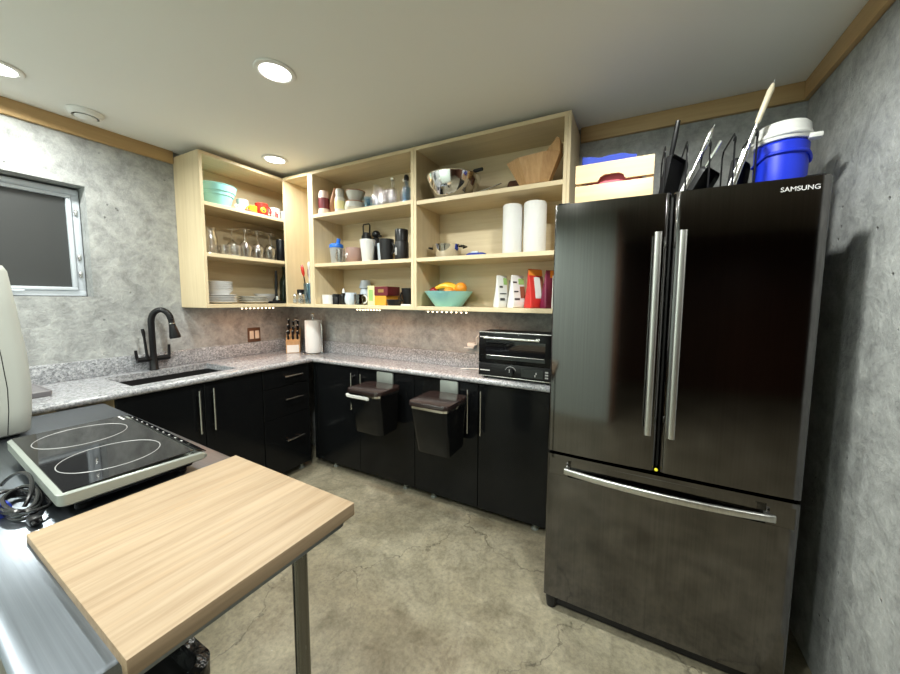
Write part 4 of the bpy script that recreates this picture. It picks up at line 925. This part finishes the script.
simple('steel_pot', [(0, 0), (.070, 0), (.078, .008), (.098, .075), (.104, .085), (.101, .086), (.094, .075), (.074, .012), (0, .010)], chrome, 1.762, -.17, ZM, 'steel pot with two dark handles on the middle shelf of the right cabinet', 'pot', None, 36,
       [('pot_body',), ('handle', MB().tube([(-.098, -.03, .070), (-.128, -.022, .074), (-.128, .022, .074), (-.098, .03, .070)], .006, 8), blackplastic), ('handle', MB().tube([(.098, -.03, .070), (.128, -.022, .074), (.128, .022, .074), (.098, .03, .070)], .006, 8), blackplastic)])
o = thing('packaged_sponge', 'small dark blue packet lying right of the steel pot', 'packet', (1.975, -.17, ZM))
m = MB(); m.rloft([(ZM + .0005, .06, .04, .01), (ZM + .016, .062, .042, .012), (ZM + .026, .05, .03, .012)], (1.975, -.17), 3); m.noise(.002, 30, 2); B(m, 'packet_body', bluecloth, o)
B(MB().rloft([(ZM + .0265, .028, .018, .008), (ZM + .036, .022, .012, .008)], (1.965, -.18), 3), 'bow', bluecer, o)
for x, r_, la in ((2.205, .057, 'white paper towel roll standing on the shelf, left of the pair'), (2.340, .064, 'white paper towel roll standing on the shelf, right of the pair')):
    o = tag(B(MB().lathe([(.019, 0), (r_ - .002, 0), (r_, .004), (r_, .284), (r_ - .003, .289), (.019, .289)], (0, 0, 0), 36, closed=True), 'paper_towel_roll', paper, None, (x, -.175, ZM)), la, 'paper towel', 'paper towel rolls')

fb = simple('fruit_bowl', [(0, 0), (.088, 0), (.092, .004), (.158, .094), (.160, .098), (.154, .098), (.148, .092), (.086, .010), (0, .010)], teal, 1.770, -.150, ZL, 'turquoise tapered bowl of fruit on the lowest shelf of the right cabinet', 'bowl', None, 40)
fb.location.y = -.165
def fruit(name, x, y, z, r_, sc, mat, label, cat): return tag(B(MB().ball((0, 0, 0), r_, sc, 20, 14), name, mat, None, (x, y, z)), label, cat, 'fruit in the turquoise bowl')
fruit('orange', 1.865, -.175, ZL + .118, .039, (1, 1, .96), orange_m, 'orange at the right side of the turquoise bowl', 'orange')
fruit('orange', 1.800, -.215, ZL + .092, .036, (1, 1, .96), orange_m, 'orange low in the middle front of the turquoise bowl', 'orange')
fruit('apple', 1.672, -.190, ZL + .096, .032, (1, 1, .92), apple_m, 'dark red apple at the left side of the turquoise bowl', 'apple')
m = MB()
for k, dy in enumerate((-.03, .0, .03)):
    pts = [(-.085 + .17 * t, dy * (1 - .5 * t), .035 * math.sin(PI * (t * .9 + .05)) + .006 * k) for t in [q / 12 for q in range(13)]]
    m.tube(pts, [.005 + .013 * math.sin(PI * min(max(q / 12, .06), .94)) ** .6 for q in range(13)], 9)
tag(B(m, 'banana_bunch', banana_m, None, (1.748, -.160, ZL + .098)), 'yellow bunch of bananas lying across the turquoise bowl', 'bananas', 'fruit in the turquoise bowl')

def pouch(x, y, wd, h, th, rz, body, label, prints, lean=0.0, top=None):
    o = thing('snack_pouch', label, 'pouch', (x, y, ZL), rz, 'stand-up pouches on the lowest shelf', world=False)
    m = MB(); lv = []
    for t in (0, .04, .2, .45, .7, .86, .93, 1):
        k = (1 - t) ** .9; lv.append((h * t + .0005, wd / 2 * (1.0 - .16 * t), max(.0022, th / 2 * k * (1 if t > .02 else .8)), .008 if t < .8 else .001, lean * t * t, 0))
    m.rloft(lv, (0, 0), 3); m.noise(.0022, 28, x * 10); B(m, 'bag', body, o, ang=60)
    for nm, mt, (a, b, c_, d_) in prints:
        m = MB(); rows = []
        for j in range(7):
            t = c_ + (d_ - c_) * j / 6; k = (1 - t) ** .9; yy = -max(.0022, th / 2 * k) - .0026
            rows.append([(a * wd + lean * t * t, yy, h * t), (b * wd + lean * t * t, yy, h * t), (b * wd + lean * t * t, yy + .0012, h * t), (a * wd + lean * t * t, yy + .0012, h * t)])
        m.loft(rows); B(m, nm, mt, o)
    return o
R_ = math.radians
pouch(2.150, -.195, .085, .190, .060, R_(58), foil_white, 'white pouch with green corner, leftmost of the pouches', [('green_print', foil_green, (.1, .42, .72, .93)), ('text_print', ink, (-.28, .0, .62, .68)), ('text_print', ink, (-.3, .28, .42, .45)), ('text_print', ink, (-.3, .1, .22, .30))])
pouch(2.192, -.120, .060, .165, .035, R_(58), foil_grey, 'grey pouch set back between the two white pouches', [('text_print', foil_white, (-.3, .2, .4, .6))])
pouch(2.246, -.190, .100, .190, .072, R_(55), foil_white, 'white pouch with green and brown print, second white one', [('green_print', foil_green, (.02, .42, .72, .90)), ('brown_print', foil_brown, (.08, .42, .30, .66)), ('text_print', ink, (-.38, -.1, .76, .81)), ('text_print', ink, (-.36, -.05, .48, .52)), ('text_print', ink, (-.36, .0, .24, .30))])
pouch(2.350, -.180, .105, .222, .078, R_(52), foil_red, 'red pouch with orange top, tallest of the pouches', [('orange_print', foil_orange, (-.46, .46, .84, .99)), ('pale_print', foil_white, (-.15, .25, .25, .80)), ('brown_print', foil_brown, (.26, .46, .1, .82))], -.004)
pouch(2.432, -.180, .090, .215, .060, R_(55), foil_mar, 'maroon pouch leaning between the red pouch and the fridge', [('orange_print', foil_orange, (-.1, .2, .80, .99)), ('pale_print', foil_grey, (.05, .4, .12, .55))], .012)
pouch(2.484, -.252, .040, .180, .030, R_(20), foil_white, 'narrow white and yellow pouch next to the fridge', [('yellow_print', yellow, (-.1, .3, .45, .75)), ('text_print', ink, (-.3, .3, .2, .3))])

# left cabinet, top shelf
simple('large_bowl', [(0, 0), (.075, 0), (.080, .006), (.098, .075), (.104, .078), (.108, .100), (.114, .103), (.120, .130), (.122, .142), (.126, .146), (.122, .149), (.115, .146), (.100, .09), (.074, .010), (0, .010)], teal, .195, -.722, 2.0215, 'large turquoise grooved bowl on the top shelf of the left cabinet', 'bowl', None, 44)
def mug(name, x, y, z, r0, r1, h, mat, label, ang, extra=(), grp='mugs on the top shelf of the left cabinet'):
    return simple(name, cup_prof(r0, r1, h, .0035), mat, x, y, z, label, 'mug', grp, 24, [('mug_body',), ('handle', loop_handle(r1 - .004, h * .22, h * .82, .024, .0055, ang), mat)] + list(extra))
ZB1 = 2.0215
mug('white_mug', .215, -.555, ZB1, .036, .039, .095, white_cer, 'plain white mug, first mug right of the turquoise bowl', R_(100))
mug('white_mug', .262, -.607, ZB1, .022, .028, .042, white_cer, 'small white cup close beside the turquoise bowl', R_(-60))
o = thing('wooden_spoon', 'dark wooden spoon lying at the shelf edge in front of the first white mug', 'spoon', (.295, -.57, ZB1)); m = MB(); m.ball((.297, -.568, ZB1 + .010), .016, (1.0, 1.3, .5)); m.tube([(.297, -.55, ZB1 + .011), (.292, -.49, ZB1 + .008)], [.005, .004], 8); B(m, 'spoon_body', brownwood, o)
mug('yellow_mug', .245, -.500, ZB1, .028, .032, .060, yellow, 'small yellow mug between the white mug and the red mug', R_(-80))
mug('red_mug', .232, -.420, ZB1, .042, .046, .098, redcer, 'red mug with a yellow patch in the row of mugs', R_(70), [('yellow_patch', MB().ball((.0415, -.012, .045), .022, (.25, 1, 1), 16, 10), yellow), ('dark_patch', MB().ball((.0455, -.012, .040), .010, (.25, 1, 1), 12, 8), ink)])
mug('white_mug', .225, -.308, ZB1, .040, .043, .088, white_cer, 'white mug with red stripes right of the red mug', R_(-40), [('red_print', MB().box(.040, -.022, .012, .0425, -.012, .06).box(.040, -.008, .012, .0435, .000, .045), redcer)])
mug('white_mug', .235, -.222, ZB1, .032, .036, .080, white_cer, 'plain white mug at the corner end of the row', R_(10))
# left cabinet, middle shelf
ZB2 = 1.6875
simple('glass_pitcher', [(0, 0), (.042, 0), (.045, .006), (.044, .10), (.032, .150), (.030, .165), (.036, .185), (.033, .185), (.027, .165), (.029, .150), (.040, .10), (.041, .010), (0, .010)], glass, .215, -.785, ZB2, 'clear glass pitcher at the left end of the glass shelf', 'pitcher', 'glassware on the middle shelf of the left cabinet', 28)
GW = 'glassware on the middle shelf of the left cabinet'
for k, (x, y, h, la) in enumerate(((.265, -.715, .072, 'short clear tumbler at the front, nearest the glass pitcher'), (.190, -.690, .078, 'short clear tumbler behind the one nearest the pitcher'), (.262, -.645, .080, 'short clear tumbler at the front, left of the front wine glasses'))):
    simple('short_tumbler', cup_prof(.030, .036, h), glass, x, y, ZB2, la, 'tumbler', GW)
wg = simple('wine_glass', [(.0365, 0), (.040, .03), (.046, .06), (.044, .085), (.026, .112), (.005, .124), (.0042, .14), (.0042, .196), (.008, .203), (.037, .207), (.037, .210), (0, .211), (0, .2095), (.0, .128), (.024, .109), (.042, .084), (.044, .06), (.038, .03), (.0345, 0)], glass, .245, -.565, ZB2, 'wine glass upside down at the front, first from the left', 'wine glass', GW, 28)
for x, y, la in ((.160, -.610, 'wine glass upside down at the back, behind the first front wine glass'), (.245, -.472, 'wine glass upside down at the front, second from the left'), (.150, -.508, 'wine glass upside down at the back, second from the left'), (.250, -.378, 'wine glass upside down at the front, third from the left, foot clearly showing'), (.150, -.410, 'wine glass upside down at the back, third from the left'), (.175, -.312, 'wine glass upside down at the back, next to the black bottles')):
    dup(wg, (x, y, ZB2), la)
simple('black_canister', [(0, 0), (.030, 0), (.032, .004), (.032, .165), (.026, .178), (0, .178)], blackplastic, .245, -.282, ZB2, 'slim black canister right of the wine glasses', 'canister', GW)
simple('black_canister', [(0, 0), (.026, 0), (.028, .004), (.028, .150), (.022, .158), (0, .158)], darkpipe, .265, -.212, ZB2, 'slim dark grey canister at the corner end of the glass shelf', 'canister', GW)
# left cabinet, bottom: plates and bowls
PL = 'plates and bowls on the lowest shelf of the left cabinet'
plate = [(0, 0), (.060, 0), (.064, .003), (.092, .014), (.096, .0155), (.095, .0175), (.090, .0165), (.062, .006), (0, .005)]
n = 5
p0 = simple('plate', plate, white_cer, .205, -.728, ZL, 'white plate at the bottom of the left stack of plates', 'plate', PL, 36)
for k in range(1, n): dup(p0, (.205, -.728 + random.uniform(-.002, .002), ZL + .0125 * k), ('', 'second white plate from below in the left stack', 'third white plate from below in the left stack', 'fourth white plate from below in the left stack', 'topmost white plate of the left stack, under the bowls')[k])
b0 = simple('bowl', [(0, 0), (.045, 0), (.048, .004), (.078, .040), (.082, .046), (.079, .047), (.074, .040), (.046, .008), (0, .007)], white_cer, .205, -.736, ZL + .0125 * 4 + .0062, 'white bowl resting on the left plates, lowest of the bowl stack', 'bowl', PL, 36)
for k in range(1, 5): dup(b0, (.205, -.736, ZL + .0125 * 4 + .0062 + .0145 * k), ('', 'white bowl second from below in the bowl stack on the left plates', 'white bowl third from below in the bowl stack on the left plates', 'white bowl fourth from below in the bowl stack on the left plates', 'topmost white bowl of the stack on the left plates')[k])
p1 = simple('side_plate', [(r_ * 1.14, z_) for r_, z_ in plate], offwhite, .195, -.492, ZL, 'cream plate at the bottom of the right stack of plates', 'plate', PL, 36)
for k in range(1, 4): dup(p1, (.195, -.492, ZL + .0135 * k), ('', 'cream plate second from below in the right stack', 'cream plate third from below in the right stack', 'topmost cream plate of the right stack')[k])
b1 = simple('bowl', [(0, 0), (.050, 0), (.054, .004), (.086, .050), (.090, .056), (.087, .057), (.082, .050), (.052, .008), (0, .007)], white_cer, .112, -.335, ZL, 'wide white bowl at the back of the corner end, lowest of two', 'bowl', PL, 36)
dup(b1, (.112, -.335, ZL + .022), 'wide white bowl at the back of the corner end, upper of two')
o = thing('milk_frother', 'black hand tool on a square stand beside the cream plates', 'hand tool', (.262, -.345, ZL))
m = MB(); m.rloft([(ZL + .0005, .035, .055, .01), (ZL + .016, .035, .055, .01), (ZL + .020, .028, .046, .01)], (.262, -.345), 3); m.rloft([(ZL + .0201, .018, .028, .008), (ZL + .045, .010, .016, .006)], (.262, -.345), 3); B(m, 'stand', blackplastic, o)
B(MB().tube([(.262, -.345, ZL + .0455), (.262, -.345, ZL + .09), (.262, -.343, ZL + .16), (.262, -.341, ZL + .265)], [.012, .009, .012, .009], 12), 'grip', blackplastic, o)
B(MB().lathe([(0, ZL + .028), (.017, ZL + .028), (.015, ZL + .060), (0, ZL + .060)], (.279, -.347, 0), 14), 'silver_button', nickel, o)
simple('wine_bottle', [(0, 0), (.034, 0), (.037, .004), (.037, .175), (.030, .205), (.014, .235), (.0135, .295), (.015, .296), (.015, .312), (0, .312)], winegreen, .165, -.202, ZL, 'dark green wine bottle at the back near the corner', 'bottle', PL, 28)
# corner cabinet, bottom
CG = 'seasoning and utensils in the corner cabinet'
simple('salt_shaker', jar_prof(.020, .062, .016, .008), glass, .378, -.262, ZL, 'small glass salt shaker with white filling, left in the corner cabinet', 'shaker', CG, 20, [('shaker_body',), ('salt', L((0, .009), (.0155, .009), (.0155, .034), (0, .034)), whitepl), ('cap', L((0, .0625), (.017, .0625), (.015, .078), (0, .080)), nickel)])
simple('pepper_grinder', jar_prof(.030, .075, .026, .01), glass, .433, -.250, ZL, 'squat glass grinder with black top in the corner cabinet', 'grinder', CG, 24, [('grinder_body',), ('filling', L((0, .009), (.0255, .009), (.0255, .036), (0, .036)), white_cer), ('top', L((0, .0755), (.027, .0755), (.028, .112), (.024, .116), (0, .116)), blackplastic)])
simple('salt_shaker', jar_prof(.016, .070, .013, .008), glass, .474, -.284, ZL, 'slim glass shaker between black topped grinder and utensil jar', 'shaker', CG, 20, [('shaker_body',), ('cap', L((0, .0705), (.014, .0705), (.012, .086), (0, .088)), nickel)])
uj = simple('utensil_jar', cup_prof(.034, .040, .165, .003), blueglass, .512, -.235, ZL, 'tall clear jar holding cooking utensils in the corner cabinet', 'jar', CG, 28)
def stick(name, a, b, r_, mat, head, hm, label):
    o = thing(name, label, 'utensil', (a[0], a[1], a[2]), 0, 'cooking utensils in the tall jar')
    B(MB().tube([a, b], r_, 8), 'handle', mat, o)
    d = (Vector(b) - Vector(a)).normalized(); p = Vector(b)
    m = MB(); m.tube([p - d * .004, p + d * .02, p + d * head * .7, p + d * head], [r_, r_ * 2.6, r_ * 2.8, r_ * 1.6], 10); B(m, 'head', hm, o)
stick('red_spatula', (.505, -.235, ZL + .012), (.482, -.255, ZL + .225), .0045, blackplastic, .085, redcer, 'spatula with red head leaning left out of the utensil jar')
stick('red_spatula', (.526, -.222, ZL + .012), (.498, -.218, ZL + .215), .004, nickel, .07, pinkcer, 'brownish spatula leaning left beside the red spatula')
stick('white_spoon', (.515, -.228, ZL + .012), (.536, -.245, ZL + .275), .0045, whitepl, .06, whitepl, 'white spoon standing tallest in the utensil jar')
